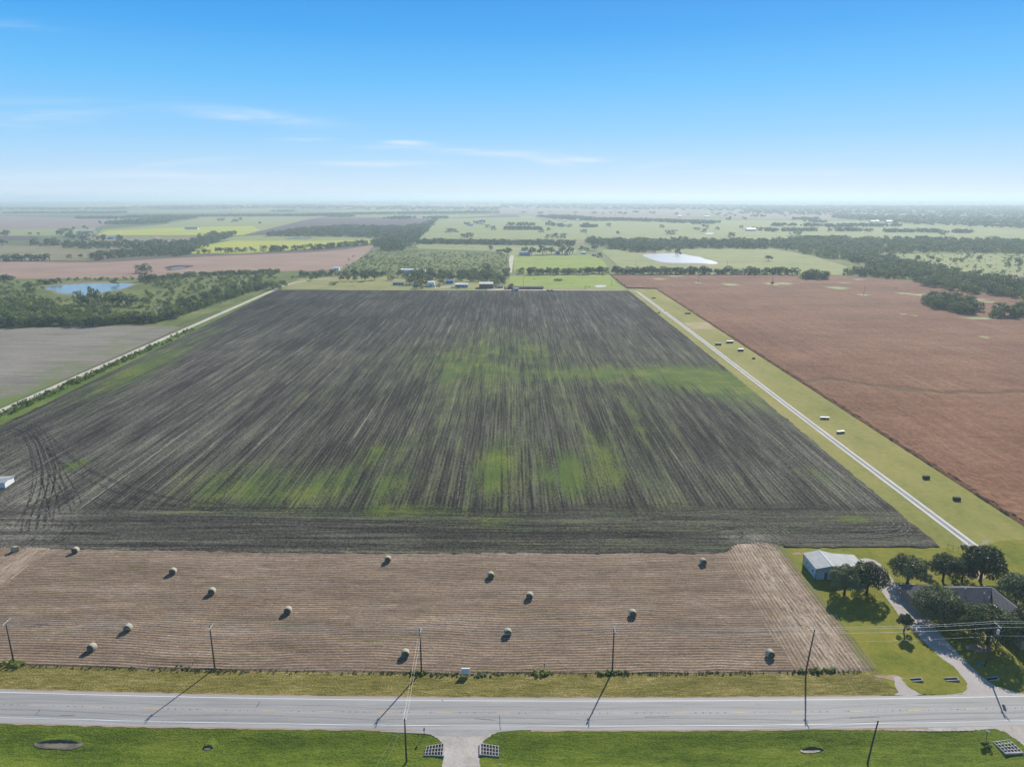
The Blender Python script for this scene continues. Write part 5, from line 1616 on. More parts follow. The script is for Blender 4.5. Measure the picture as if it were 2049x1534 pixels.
# ------------------------------------------------------------------ trees
def leaf_mat(name, lo, mid, hi, scale_big=1 / 9, trans=.25):
    m_ = bpy.data.materials.new(name)
    m_.use_nodes = True
    t = NT(m_.node_tree)
    t.n.remove(m_.node_tree.nodes['Principled BSDF'])
    out = m_.node_tree.nodes['Material Output']
    p = t.pos()
    n1 = t.noise(p, scale_big, 2.0, .6)
    n2 = t.noise(p, 1.3, 2.0, .7, off=(4, 7, 1))
    rnd = t.new('ShaderNodeObjectInfo').outputs['Random']
    s = t.m('ADD', t.m('ADD', t.m('MULTIPLY', t.m('SUBTRACT', n1, .5), 1.3), t.m('MULTIPLY', t.m('SUBTRACT', n2, .5), .9)), .5)
    s = t.m('ADD', s, t.m('MULTIPLY', t.m('SUBTRACT', rnd, .5), .35))
    c = t.ramp(s, [(.15, lo), (.5, mid), (.88, hi)])
    d = t.new('ShaderNodeBsdfDiffuse')
    tr = t.new('ShaderNodeBsdfTranslucent')
    gl = t.new('ShaderNodeBsdfGlossy')
    gl.inputs['Roughness'].default_value = .5
    t.put(gl.inputs['Color'], (.5, .5, .5))
    t.put(d.inputs['Color'], c)
    t.put(tr.inputs['Color'], t.mix(.5, c, (.14, .19, .02)))
    mx = t.new('ShaderNodeMixShader')
    mx.inputs[0].default_value = trans
    t.l.new(d.outputs[0], mx.inputs[1]); t.l.new(tr.outputs[0], mx.inputs[2])
    m2 = t.new('ShaderNodeMixShader')
    m2.inputs[0].default_value = .035
    t.l.new(mx.outputs[0], m2.inputs[1]); t.l.new(gl.outputs[0], m2.inputs[2])
    t.l.new(m2.outputs[0], out.inputs['Surface'])
    return m_


LEAF_OAK = leaf_mat('live_oak_leaf', (.042, .064, .026), (.085, .118, .048), (.15, .19, .08), 1 / 5, .18)
LEAF_MIX = leaf_mat('thicket_leaf', (.060, .098, .028), (.125, .175, .050), (.23, .27, .085), 1 / 11, .25)
LEAF_LIGHT = leaf_mat('light_leaf', (.09, .14, .035), (.155, .21, .05), (.25, .27, .07), 1 / 11, .3)
LEAF_WEED = leaf_mat('weed_leaf', (.12, .18, .03), (.25, .32, .05), (.40, .42, .11), 1 / 3, .5)
BARK = mat('tree_bark', (.075, .06, .048), .95, .1, var=.3, vscale=2)


def leaf_cloud(rng, lumps, n, size, spread=.45, up=.25):
    C = np.array([l[0] for l in lumps]); r = np.array([l[1] for l in lumps])
    k = rng.choice(len(lumps), n * 2, p=r ** 2 / (r ** 2).sum())
    d = rng.normal(size=(n * 2, 3)); d[:, 2] += .15
    d /= np.linalg.norm(d, axis=1)[:, None]
    P = C[k] + d * (r[k] * (1 - .32 * rng.random(n * 2) ** 1.6))[:, None]
    # drop most leaves that sit deep inside a neighbouring lump
    dist = np.linalg.norm(P[:, None] - C[None], axis=2) / r[None]
    keep = dist.min(1) > .6
    P, d = P[keep][:n], d[keep][:n]
    m_ = len(P)
    nr = d + rng.normal(size=(m_, 3)) * spread + np.array([0, 0, up])
    nr /= np.linalg.norm(nr, axis=1)[:, None]
    a = np.cross(nr, rng.normal(size=(m_, 3))); a /= np.linalg.norm(a, axis=1)[:, None]
    b = np.cross(nr, a)
    s = size * (.6 + .8 * rng.random(m_))[:, None]
    e = (.55 + .4 * rng.random(m_))[:, None]
    V = np.stack([P - a * s * .5, P + b * s * e * .5 + a * s * .08, P + a * s * .5, P - b * s * e * .5 - a * s * .05], 1).reshape(-1, 3)
    return V, np.arange(m_ * 4).reshape(-1, 4)


def limb(pts, rs, n=6):
    q = MB(); q.tube(pts, rs, n, cap=False)
    return np.array(q.v), np.array([f for f in q.f if len(f) == 4])


def join(*parts):
    V, F, M = [], [], []
    b = 0
    for (v, f), m_ in parts:
        V.append(v); F.append(f + b); M.append(np.full(len(f), m_)); b += len(v)
    return np.concatenate(V), np.concatenate(F), np.concatenate(M)


def crown_lumps(rng, n, base=.16, shape='round'):
    """unit crown: height 1, width 1"""
    L = []
    for i in range(n):
        a = 2 * math.pi * (i + rng.random() * .6) / n * 1.9
        if shape == 'round':
            z = base + .18 + (.95 - base - .28) * rng.random()
            rad = (.34 * math.sqrt(max(.05, 1 - ((z - .5) / .5) ** 2))) * (.55 + .5 * rng.random())
            r = .14 + .10 * rng.random()
        elif shape == 'tall':
            z = .25 + .65 * rng.random()
            rad = .24 * (1.15 - z) * (.6 + .6 * rng.random()) * 1.5
            r = .12 + .09 * rng.random()
        elif shape == 'full':
            z = .12 + .76 * rng.random()
            rad = .36 * math.sqrt(max(.05, 1 - ((z - .42) / .62) ** 2)) * (.6 + .5 * rng.random())
            r = .16 + .10 * rng.random()
        else:
            z = .22 + .5 * rng.random()
            rad = .36 * (.5 + .6 * rng.random())
            r = .17 + .12 * rng.random()
        L.append((np.array([rad * math.cos(a), rad * math.sin(a), min(z, 1 - r)]), r))
    L.append((np.array([0, 0, .62 if shape != 'bush' else .4]), .26))
    return L


def far_tree(seed, n, size, lumps, shape, trunk=True):
    rng = np.random.default_rng(seed)
    v, f = leaf_cloud(rng, crown_lumps(rng, lumps, shape=shape), n, size, .5, .3)
    if not trunk:
        return v, f, np.zeros(len(f), int)
    tv, tf = limb([(0, 0, -.03), (.01, 0, .25), (0, .02, .55)], [.035, .028, .012], 5)
    return join(((v, f), 0), ((tv, tf), 1))


L1 = {'round': [far_tree(100 + i, 330, .125, 11, 'round') for i in range(4)], 'tall': [far_tree(120 + i, 330, .115, 11, 'tall') for i in range(3)], 'full': [far_tree(160 + i, 340, .125, 12, 'full', False) for i in range(4)], 'bush': [far_tree(140 + i, 260, .13, 8, 'bush', False) for i in range(3)]}
L2 = {'round': [far_tree(200 + i, 110, .21, 8, 'round') for i in range(4)], 'tall': [far_tree(220 + i, 110, .2, 8, 'tall') for i in range(3)], 'full': [far_tree(260 + i, 120, .2, 9, 'full', False) for i in range(4)], 'bush': [far_tree(240 + i, 80, .22, 6, 'bush', False) for i in range(3)]}
L3 = {'round': [far_tree(300 + i, 34, .36, 5, 'round', False) for i in range(5)], 'tall': [far_tree(320 + i, 34, .33, 5, 'tall', False) for i in range(3)], 'full': [far_tree(360 + i, 36, .36, 6, 'full', False) for i in range(5)], 'bush': [far_tree(340 + i, 26, .38, 4, 'bush', False) for i in range(3)]}

TREES = []      # dicts: x, y, h, w, shape, leaf, label, group, name, cat, solo


def put(x, y, h, w, shape='round', leaf='mix', label='', group=None, name='tree', cat='tree', solo=False):
    TREES.append(dict(x=x, y=y, h=h, w=w, shape=shape, leaf=leaf, label=label, group=group, name=name, cat=cat, solo=solo))


def inside(x, y, poly):
    n, c = len(poly), False
    j = n - 1
    for i in range(n):
        xi, yi = poly[i][0], poly[i][1]
        xj, yj = poly[j][0], poly[j][1]
        if (yi > y) != (yj > y) and x < (xj - xi) * (y - yi) / (yj - yi) + xi:
            c = not c
        j = i
    return c


def pick(leafs):
    return random.choice(leafs)


def hedge(pix, width, spacing, h0, h1, label, group, leafs=('mix',), shapes=('round',), wk=(.9, 1.25), gap=0.0, name='tree', cat='tree'):
    pts = [G(*p) for p in pix]
    for a, b in zip(pts[:-1], pts[1:]):
        n = max(1, int((b - a).length / spacing * 1.25 * max(1, abs(width) / (spacing * 1.2))))
        d = (b - a).normalized(); nr = Vector((-d.y, d.x, 0))
        for k in range(n):
            if random.random() < gap:
                continue
            p = a.lerp(b, (k + random.random()) / n) + nr * random.uniform(0, width)
            if p.y < a.y - 3 and width < 0:
                continue
            h = random.uniform(h0, h1)
            put(p.x, p.y, h, h * random.uniform(*wk), pick(shapes), pick(leafs), label, group, name, cat)


def wood(pix, spacing, h0, h1, label, group, leafs=('mix',), shapes=('round',), wk=(.9, 1.25), dens=None, name='tree', cat='tree'):
    poly = [G(*p) for p in pix]
    x0, x1 = min(p.x for p in poly), max(p.x for p in poly)
    y0, y1 = min(p.y for p in poly), max(p.y for p in poly)
    y = y0
    while y < y1:
        x = x0 + random.random() * spacing
        while x < x1:
            xx, yy = x + random.uniform(-.45, .45) * spacing, y + random.uniform(-.45, .45) * spacing
            if inside(xx, yy, poly) and (dens is None or random.random() < dens):
                h = random.uniform(h0, h1)
                put(xx, yy, h, h * random.uniform(*wk), pick(shapes), pick(leafs), label, group, name, cat)
            x += spacing
        y += spacing


# --- left thicket
g = 'trees of the left thicket'
hedge([(-120, 668), (0, 656), (100, 653), (200, 651), (300, 646), (344, 643)], 16, 6, 6, 9.5, 'dark bushy tree in the front rank of the left thicket', g, ('mix', 'mix', 'oak', 'light'), ('round', 'round', 'bush'))
hedge([(352, 636), (400, 619), (450, 601), (500, 587), (545, 574)], 10, 6.5, 5, 9, 'bushy tree lining the pale track along the left thicket', g, ('mix', 'mix', 'oak', 'light'), ('round', 'bush'))
wood([(-60, 652), (-60, 600), (90, 600), (128, 618), (225, 625), (215, 640), (300, 640), (200, 648)], 8.5, 4, 7.5, 'scrubby tree inside the left thicket below the pond', g, ('mix', 'mix', 'light'), ('round', 'bush'), dens=.8)
wood([(300, 640), (345, 640), (500, 586), (545, 572), (520, 560), (400, 590), (340, 612)], 8.5, 3.5, 7, 'tree in the scrubby slope beside the pale track', g, ('mix', 'light', 'oak'), ('round', 'bush'), dens=.7)
wood([(280, 575), (420, 585), (520, 560), (560, 552), (540, 546), (300, 556)], 9.5, 2.5, 6, 'scattered small tree in the upper left thicket', g, ('light', 'light', 'mix'), ('round', 'bush'), dens=.6)
wood([(290, 600), (290, 580), (420, 585), (420, 592), (330, 614)], 9.5, 3, 6, 'scattered small tree in the upper left thicket', g, ('light', 'mix'), ('round', 'bush'), dens=.5)
wood([(-60, 600), (90, 598), (85, 572), (0, 562), (-60, 562)], 11, 2.5, 5, 'scattered small tree left of the thicket pond', g, ('light', 'mix'), ('round', 'bush'), dens=.45)
hedge([(280, 561), (300, 561), (400, 552), (480, 550), (560, 546)], 14, 6, 4, 7, 'tree in the band at the top edge of the left thicket', g, ('mix', 'mix', 'light'), ('round',))
hedge([(62, 574), (80, 570), (122, 567)], 12, 6, 4, 8, 'tree at the far left bank of the thicket pond', g, ('mix',), ('round',))
hedge([(0, 562), (32, 560)], 12, 6, 5, 8, 'dark tree at the left frame edge by the tan field', g, ('oak', 'mix'), ('round',))
hedge([(130, 562), (190, 561), (280, 560)], 8, 7, 3, 6, 'low bush on the far bank of the thicket pond', g, ('light', 'mix'), ('bush',))
for px, py, h, w, lf, sh, lb in [
        (160, 610, 12, 11, 'mix', 'round', 'big round tree in front of the thicket pond, leftmost of the pond clump'),
        (172, 611, 9, 8, 'light', 'round', 'yellow-green tree in front of the thicket pond'),
        (184, 608, 17, 10, 'light', 'tall', 'tallest pale cottonwood in front of the thicket pond'),
        (198, 608, 14, 9, 'mix', 'tall', 'second tall cottonwood in front of the thicket pond'),
        (192, 612, 9, 9, 'mix', 'bush', 'grey green bushy tree at the foot of the tall cottonwoods'),
        (216, 607, 10, 11, 'light', 'round', 'yellow-topped tree right of the tall cottonwoods'),
        (232, 610, 10, 12, 'oak', 'round', 'dark round tree at the right end of the pond front'),
        (248, 610, 11, 13, 'oak', 'round', 'second dark round tree right of the pond front'),
        (266, 611, 10, 12, 'oak', 'round', 'third dark round tree right of the pond front'),
        (288, 613, 9, 12, 'mix', 'round', 'dark tree ending the clump right of the pond'),
        (229, 570, 7, 9, 'oak', 'bush', 'bush mirrored on the far side of the thicket pond'),
        (279, 546, 10, 12, 'mix', 'round', 'left tree of the pair standing in the tan field'),
        (295, 545, 11, 14, 'light', 'round', 'right tree of the pair standing in the tan field'),
        (288, 563, 10, 14, 'oak', 'round', 'dark tree at the left end of the thicket top band'),
        (305, 562, 9, 14, 'oak', 'round', 'second dark tree of the thicket top band'),
        (415, 598, 8, 12, 'mix', 'round', 'large isolated tree in the middle of the thicket slope'),
        (386, 604, 7, 8, 'oak', 'round', 'round dark tree below the middle of the thicket slope'),
        (465, 580, 8, 14, 'mix', 'round', 'broad tree on the thicket slope near the track'),
        (553, 578, 9, 13, 'mix', 'round', 'tree at the bend where the pale track ends'),
        (565, 574, 8, 11, 'mix', 'round', 'tree just past the bend of the pale track'),
        (586, 557, 4, 4, 'oak', 'round', 'small dark tree beside the farm lane'),
        (20, 588, 5, 7, 'mix', 'round', 'small tree in the open grass at the left edge'),
        (58, 582, 4.5, 6, 'mix', 'round', 'small tree left of the thicket pond'),
        (142, 765, 2.5, 4.5, 'mix', 'bush', 'dark bush beside the pale track at mid left')]:
    c = G(px, py)
    put(c.x, c.y, h * (1.15 if h > 9 else 1), w * 1.1, 'full' if sh == 'round' else sh, lf, lb, None, 'tree', 'tree', True)
# --- farmstead trees
g = 'trees of the farmstead belt'
wood([(792, 561), (860, 558), (940, 564), (1010, 568), (1018, 560), (1014, 550), (960, 549), (880, 549), (800, 551)], 11, 6, 11, 'dark tree in the belt behind the farm buildings', g, ('oak', 'mix', 'mix'), ('round',), dens=.62)
hedge([(596, 554), (640, 554), (680, 552), (770, 552)], 18, 8, 5, 9, 'dark tree in the row behind the orchard', g, ('mix', 'oak'), ('round',))
for px, py, h, w, lf, lb in [
        (624, 561, 6, 8, 'mix', 'small tree at the left end of the orchard grass'), (633, 559, 4.5, 4, 'oak', 'very small dark tree at the left end of the orchard grass'),
        (684, 562, 7, 8, 'oak', 'orchard tree, first from the left in the front row'), (697, 562, 7, 8, 'oak', 'orchard tree, second from the left in the front row'),
        (711, 562.5, 9, 8, 'mix', 'paler orchard tree, third from the left in the front row'), (731, 562, 10, 14, 'oak', 'broad dark orchard tree, fourth from the left in the front row'),
        (750, 560, 8, 12, 'mix', 'open orchard tree, fifth from the left in the front row'), (691, 554, 7, 9, 'oak', 'dark orchard tree standing behind the front row'),
        (783, 560, 6.5, 11, 'light', 'pale round tree above the grey mobile home'),
        (825, 569, 11, 14, 'oak', 'dark tree in the clump around the small blue and white shed, left'), (838, 566, 14, 15, 'mix', 'tall tree at the back of the clump left of the white gabled shed'),
        (850, 571, 10, 13, 'oak', 'dark tree touching the white gabled shed'), (837, 577, 8, 12, 'oak', 'dark rounded tree in front of the clump by the white gabled shed'),
        (816, 567, 6, 6, 'mix', 'small tree left of the dark clump'), (858, 563, 9, 14, 'mix', 'tree behind the white gabled shed'), (882, 569, 6, 11, 'mix', 'bushy tree above the pickup truck'),
        (991, 573, 9.5, 13, 'mix', 'pale round tree beside the large barn'), (1003, 569, 11, 13, 'oak', 'dark tree at the right end of the farm belt'),
        (975, 548, 15, 17, 'oak', 'tallest dark tree behind the farm belt'), (947, 553, 12, 8, 'mix', 'narrow pointed tree in the farm belt'),
        (1023, 581, 8, 7, 'oak', 'dark tree by the white box trailer'), (1011, 580, 4, 3, 'oak', 'tiny dark tree left of the white box trailer'), (1058, 580, 3.5, 2.5, 'oak', 'tiny dark bush on the dirt yard')]:
    c = G(px, py)
    put(c.x, c.y, h, w, 'round' if 'orchard' in lb else 'full', lf, lb, None, 'tree', 'tree', True)
for px, py, w, h, lb in [(668, 569, 13, 3.2, 'dark green brush mound on the pale farm grass'), (1118, 561, 14, 3.0, 'dark brush pile in the bright pasture'), (1069, 558.5, 4, 1.2, 'small dark weed heap in the bright pasture'), (1172, 574, 2.5, 1.2, 'small dark clump behind the two fence posts, left'), (1179, 575, 2.5, 1.2, 'small dark clump behind the two fence posts, right'), (1318, 627, 3.5, 1.8, 'dark bush at the plough edge by the white track'), (1330, 622, 2, 1, 'tiny bush by the white track')]:
    c = G(px, py)
    put(c.x, c.y, h, w, 'bush', 'oak', lb, None, 'bush', 'bush', True)
# --- hedges right and middle
g = 'trees of the sorghum hedge'
hedge([(1226, 549.5), (1310, 550), (1400, 550), (1470, 550), (1595, 551)], 16, 8, 7, 12, 'dark tree in the hedge along the far sorghum edge', g, ('oak', 'mix'), ('round',))
hedge([(1608, 559), (1640, 561), (1665, 559)], 30, 9, 8, 13, 'tree in the clump bulging into the far sorghum edge', g, ('oak', 'mix'), ('round',))
g = 'trees of the pasture hedges'
hedge([(1054, 549.5), (1100, 550), (1150, 549.5), (1216, 548)], 14, 8, 7, 11, 'tree in the hedge between the two bright fields', g, ('mix', 'mix', 'oak'), ('round',))
hedge([(1029, 547), (1040, 548)], 10, 9, 5, 9, 'small tree at the end of the dirt lane', g, ('mix',), ('round',))
hedge([(1187, 503), (1205, 514), (1222, 528), (1238, 541)], -16, 10, 7, 11, 'tree in the slanting hedge right of the bright field', g, ('mix', 'oak'), ('round',))
wood([(838, 488), (1150, 492), (1150, 487), (840, 484.5)], 13, 7, 12, 'tree in the dark creek hedge across the middle', 'trees of the creek hedge', ('oak', 'mix'), ('round',))
for px, py, h, w, lf, lb in [
        (1016, 511, 16, 17, 'oak', 'tall dark tree at the top of the dirt lane'), (1064, 510, 14, 20, 'mix', 'tree right of the blue roofed house'), (1086, 509, 17, 24, 'oak', 'large dark spreading tree beyond the bright field, left'),
        (1103, 508, 14, 18, 'oak', 'dark tree beyond the bright field, left of the small blue roof'), (1125, 508, 17, 22, 'oak', 'large dark tree beyond the bright field, right of the small blue roof'),
        (1140, 509, 16, 20, 'oak', 'dark tree at the right end of the group beyond the bright field'), (1050, 505, 10, 20, 'mix', 'bushy tree behind the blue roofed house'), (1003, 507, 9, 22, 'mix', 'low tree left of the dirt lane top'),
        (982, 501, 10, 12, 'oak', 'lone tree in the narrow pasture'), (1190, 501, 14, 18, 'mix', 'tree at the top of the slanting hedge'), (1165, 502, 10, 18, 'mix', 'pale tree left of the slanting hedge'),
        (1356, 511.5, 13, 14, 'oak', 'dark tree mirrored in the white pond'), (1311, 505, 11, 17, 'mix', 'round tree on the far bank of the white pond, left'), (1337, 505, 9, 13, 'mix', 'round tree on the far bank of the white pond, middle'),
        (1538, 522, 10, 13, 'oak', 'lone dark tree in the pale pasture right of the pond'), (1545, 569.5, 4, 5, 'oak', 'small bush on the green spot in the sorghum')]:
    c = G(px, py)
    put(c.x, c.y, h, w, 'round', lf, lb, None, 'tree', 'tree', True)
g = 'trees of the grove in the sorghum'
wood([(1845, 611), (1866, 619), (1900, 627), (1932, 632), (1955, 628), (1962, 618), (1945, 610), (1900, 603), (1870, 601), (1850, 603)], 8.5, 7, 12, 'tree of the grove standing in the sorghum at the right', g, ('mix', 'oak', 'mix'), ('round',))
wood([(1965, 634), (2010, 640), (2120, 642), (2120, 622), (2060, 618), (2000, 628)], 10, 7, 12, 'tree of the grove standing in the sorghum at the right edge', g, ('oak', 'mix'), ('round',), dens=.75)

# --- creek woods and distant woods
creek = 'trees of the creek woods'
wood([(1690, 551), (1793, 560), (1866, 576), (1950, 590), (2049, 602), (2300, 640), (2300, 578), (2010, 563), (1950, 552), (1880, 541), (1790, 522), (1750, 514), (1700, 514), (1690, 520), (1740, 536), (1712, 544)], 12, 7, 12, 'tree of the creek woods along the right sorghum edge', creek, ('mix', 'mix', 'oak', 'light'), ('round',), dens=.92)
wood([(1540, 497.5), (1580, 501), (1650, 518), (1690, 521), (1750, 514), (1790, 507), (1900, 504), (1960, 507), (2250, 511), (2250, 486), (1900, 483), (1700, 482), (1600, 480), (1540, 483)], 17, 7, 13, 'tree of the upper creek woods', creek, ('mix', 'mix', 'light'), ('round',), dens=.9)
wood([(1172, 489), (1206, 494), (1236, 501), (1286, 506), (1366, 498), (1536, 497.5), (1536, 485), (1366, 483), (1240, 484), (1172, 481)], 16, 8, 14, 'tree of the woods behind the white pond', creek, ('oak', 'mix'), ('round',), dens=.9)
wood([(530, 473), (593, 462), (690, 454), (800, 456), (845, 452), (878, 436), (868, 448), (840, 478), (836, 490), (800, 503), (757, 502), (750, 492), (765, 478), (700, 474), (600, 473)], 18, 8, 14, 'tree of the woods behind the yellow crop', creek, ('mix', 'oak'), ('round',), dens=.9)
hedge([(380, 509), (420, 507), (500, 503.5), (560, 502)], 12, 9, 6, 12, 'tree in the broken hedge below the yellow crop', g, ('mix', 'oak'), ('round',), gap=.2)
hedge([(540, 503), (640, 499), (700, 493), (757, 488)], 14, 10, 8, 13, 'tree in the broken hedge below the yellow crop', g, ('oak', 'mix'), ('round',), gap=.1)
wood([(122, 497), (260, 498), (330, 506), (375, 511), (400, 499), (475, 469), (465, 466), (410, 478), (370, 486), (250, 488), (125, 489)], 17, 7, 13, 'tree of the left distant woods', creek, ('oak', 'mix'), ('round',), dens=.85)
wood([(180, 523), (230, 516), (300, 513), (375, 513), (375, 506), (260, 505), (185, 512)], 12, 6, 11, 'tree of the left distant hedge', creek, ('oak', 'mix'), ('round',), dens=.7)
hedge([(0, 522.5), (92, 521.5)], 16, 10, 8, 13, 'tree of the left distant hedge', creek, ('oak',), ('round',))
hedge([(125, 518), (160, 517)], 12, 11, 6, 12, 'tree of the left distant hedge', creek, ('mix',), ('round',))
for (poly, sp_, dn) in [([(60, 492), (100, 493), (125, 491), (110, 484), (70, 484)], 20, .8), ([(180, 484), (240, 484), (246, 477), (190, 474), (160, 470), (110, 466), (120, 475), (170, 482)], 26, .6),
                        ([(110, 468), (160, 468), (155, 461), (115, 461)], 30, .6), ([(0, 472), (20, 472), (20, 466), (0, 466)], 30, .8), ([(395, 479), (435, 475), (440, 468), (400, 469)], 30, .9),
                        ([(46, 472), (120, 474), (120, 468), (46, 470)], 50, .35)]:
    wood(poly, sp_, 7, 13, 'distant tree', creek, ('oak', 'mix'), ('round',), dens=dn)
for px, py in [(109, 493), (5, 491), (171, 459), (467, 445), (473, 444.5), (438, 443), (445, 443), (481, 442), (520, 449), (976, 456), (988, 460), (1171, 452), (1218, 453), (1236, 469), (1325, 456), (1098, 462), (1083, 465), (1140, 455), (1100, 447), (898, 465), (910, 464.5), (928, 475), (940, 475), (1096, 476), (1111, 476), (1126, 476), (1415, 457), (1408, 455), (1435, 460), (1408, 464), (1463, 474), (1483, 457), (1415, 433), (1452, 433), (1470, 433), (1570, 433), (1733, 465), (1742, 464), (1773, 482), (1792, 483), (1812, 484), (1735, 482), (1690, 479), (1660, 463), (1990, 482), (1975, 483), (1460, 439), (1490, 440), (1456, 441),
               (933, 451), (937, 450), (962, 447), (968, 446), (952, 449)]:
    c = G(px, py)
    h = random.uniform(10, 15)
    put(c.x, c.y, h, h * random.uniform(1.1, 1.6), 'round', 'oak', 'distant tree', creek)
# savanna
wood([(1790, 508), (1900, 504), (2200, 506), (2300, 552), (1960, 549), (1850, 533)], 26, 2, 8, 'scattered tree', creek, ('mix', 'light'), ('round', 'bush'), dens=.32)
for px, py in [(1835, 524), (1877, 527), (1910, 524), (2038, 530), (2015, 533), (1864, 522), (1958, 522), (1784, 515), (1808, 511)]:
    c = G(px, py); h = random.uniform(8, 12)
    put(c.x, c.y, h, h * 1.0, 'round', 'mix', 'scattered tree', creek)
wood([(752, 500), (1003, 506), (1018, 520), (1020, 543), (690, 552), (684, 540), (715, 521)], 8.5, 1.2, 2.6, 'scrub', creek, ('light', 'light', 'mix'), ('bush',), dens=.55, wk=(1.2, 2.0))
wood([(700, 512), (1003, 530), (1015, 545), (690, 552), (684, 540)], 11, 1.4, 3.4, 'scrub', creek, ('light', 'mix'), ('bush',), dens=.5, wk=(1.2, 1.8))
wood([(0, 640), (0, 570), (100, 595), (300, 600), (400, 590), (560, 550), (540, 575), (345, 640)], 5, .8, 2.4, 'scrub', creek, ('light', 'light', 'mix'), ('bush',), dens=.4, wk=(1.2, 2.0))
wood([(1790, 508), (1900, 504), (2200, 506), (2300, 552), (1960, 549), (1850, 533)], 11, 1, 2.6, 'scrub', creek, ('mix', 'light'), ('bush',), dens=.25, wk=(1.2, 2.4))
# far hedges in the pastures (pixel line, depth)
for (pts, wd, sp_) in [([(1017, 452), (1030, 452)], 30, 16), ([(1033, 452), (1069, 452)], 30, 14), ([(1025, 460), (1082, 460)], 22, 14), ([(1009, 460), (1023, 460)], 14, 14), ([(1087, 451), (1125, 454)], 30, 24), ([(1163, 455), (1197, 455)], 30, 16),
                       ([(1560, 453), (1577, 452)], 40, 18), ([(1582, 453), (1600, 453)], 30, 18), ([(1567, 463), (1637, 463)], 34, 18), ([(1677, 463), (1728, 463)], 34, 18), ([(1610, 454), (1650, 454)], 50, 20), ([(1772, 465), (1830, 465)], 34, 18), ([(1833, 465), (1885, 466)], 40, 20), ([(1905, 466), (1945, 467)], 34, 18), ([(1830, 482), (1895, 484)], 30, 16), ([(1608, 480), (1690, 481)], 24, 14), ([(1500, 461), (1550, 464)], 40, 24),
                       ([(1385, 449), (1425, 449)], 40, 22), ([(1650, 455), (1700, 456)], 80, 22), ([(1700, 454), (1810, 454)], 60, 22), ([(0, 428), (240, 427)], 180, 30), ([(145, 438), (250, 438)], 70, 24), ([(200, 448), (290, 449), (320, 446), (400, 436)], 160, 30),
                       ([(250, 436), (420, 434), (560, 433), (650, 433)], 110, 24), ([(650, 435), (700, 435)], 120, 26), ([(805, 439), (840, 437)], 120, 26), ([(870, 438), (900, 437)], 80, 22), ([(660, 432), (720, 430), (1000, 427)], 240, 34),
                       ([(300, 418), (360, 419)], 120, 34), ([(380, 419), (480, 419)], 60, 40), ([(540, 424), (580, 424)], 200, 34), ([(1190, 441), (1230, 442), (1380, 447)], 140, 26), ([(1385, 447), (1425, 448)], 90, 24), ([(1070, 434), (1130, 440), (1200, 443)], 170, 26), ([(1272, 426), (1285, 426)], 160, 40), ([(1510, 434), (1535, 434)], 80, 30), ([(1570, 440), (1610, 441)], 160, 30), ([(1640, 447), (1660, 447)], 160, 28)]:
    hedge(pts, wd, sp_ * .62, 8, 14, 'distant tree', creek, ('oak', 'mix'), ('round',))
# belts out to the horizon
for (poly, sp_, dn) in [([(-300, 421), (245, 420), (260, 417), (-300, 417)], 60, .9), ([(-300, 409), (240, 408), (250, 406), (-300, 406)], 120, .8), ([(200, 417), (640, 418), (760, 414), (620, 410), (330, 412)], 75, .75), ([(690, 418), (1000, 421), (1000, 415), (800, 413)], 70, .7),
                        ([(640, 409), (1000, 411), (1100, 405), (640, 405)], 150, .55), ([(1000, 417), (1340, 421), (1500, 424), (1500, 411), (1200, 408), (1000, 409)], 80, .75), ([(1480, 428), (1680, 432), (1700, 427), (1900, 434), (2300, 440), (2300, 413), (1500, 412)], 62, .8),
                        ([(1780, 446), (1850, 450), (2100, 460), (2300, 464), (2300, 441), (1900, 435), (1690, 431), (1660, 436), (1720, 441)], 40, .85), ([(1250, 406), (2300, 410), (2300, 404), (1250, 402.5)], 230, .5), ([(300, 405.5), (1250, 405), (1250, 402.5), (300, 402.5)], 260, .5), ([(1040, 428), (1480, 432), (1480, 428.5), (1040, 425)], 60, .12), ([(1540, 476), (2049, 478), (2049, 468), (1540, 466)], 80, .06), ([(1090, 476), (1400, 476), (1400, 450), (1090, 452)], 140, .08), ([(560, 418), (1000, 426), (1000, 420), (560, 414)], 110, .3)]:
    wood(poly, sp_, 9, 15, 'distant tree', creek, ('oak', 'mix'), ('round',), dens=dn, wk=(1.6, 2.6))

LEAVES = {'oak': LEAF_OAK, 'mix': LEAF_MIX, 'light': LEAF_LIGHT}
for q in TREES:
    if q['shape'] == 'round' and not q['solo'] and random.random() < .8:
        q['shape'] = 'full'
        q['w'] *= 1.15
    q['d'] = math.hypot(q['x'], q['y'])
# visible ones only (inside the picture's cone, a little margin)
TREES = [q for q in TREES if abs(q['x']) < .80 * q['y'] + 25]
for q in TREES:
    q['app'] = q['h'] / q['d'] * (3 if q['solo'] else 1)
ok_solo = [q for q in TREES if q['label'] not in ('distant tree', 'scattered tree', 'scrub')]
ok_solo.sort(key=lambda q: -q['app'])
solo = ok_solo[:282]
solo_id = set(id(q) for q in solo)
proto_me = {}


def lod(q):
    return L1 if q['d'] < 1000 else (L2 if q['d'] < 2600 else L3)


for q in solo:
    L_ = L1 if q['d'] < 1250 else L2
    sh = q['shape']
    k = random.randrange(len(L_[sh]))
    key = (L_ is L1, sh, k, q['leaf'])
    if key not in proto_me:
        v, f, m_ = L_[sh][k]
        proto_me[key] = quads_mesh('tree_mesh', v, f, [LEAVES[q['leaf']], BARK], m_)
    o = link(q['name'], proto_me[key])
    o.location = (q['x'], q['y'], -.05)
    o.scale = (q['w'], q['w'], q['h'])
    o.rotation_euler.z = random.uniform(0, 6.28)
    tag(o, q['label'], q['cat'], q['group'])
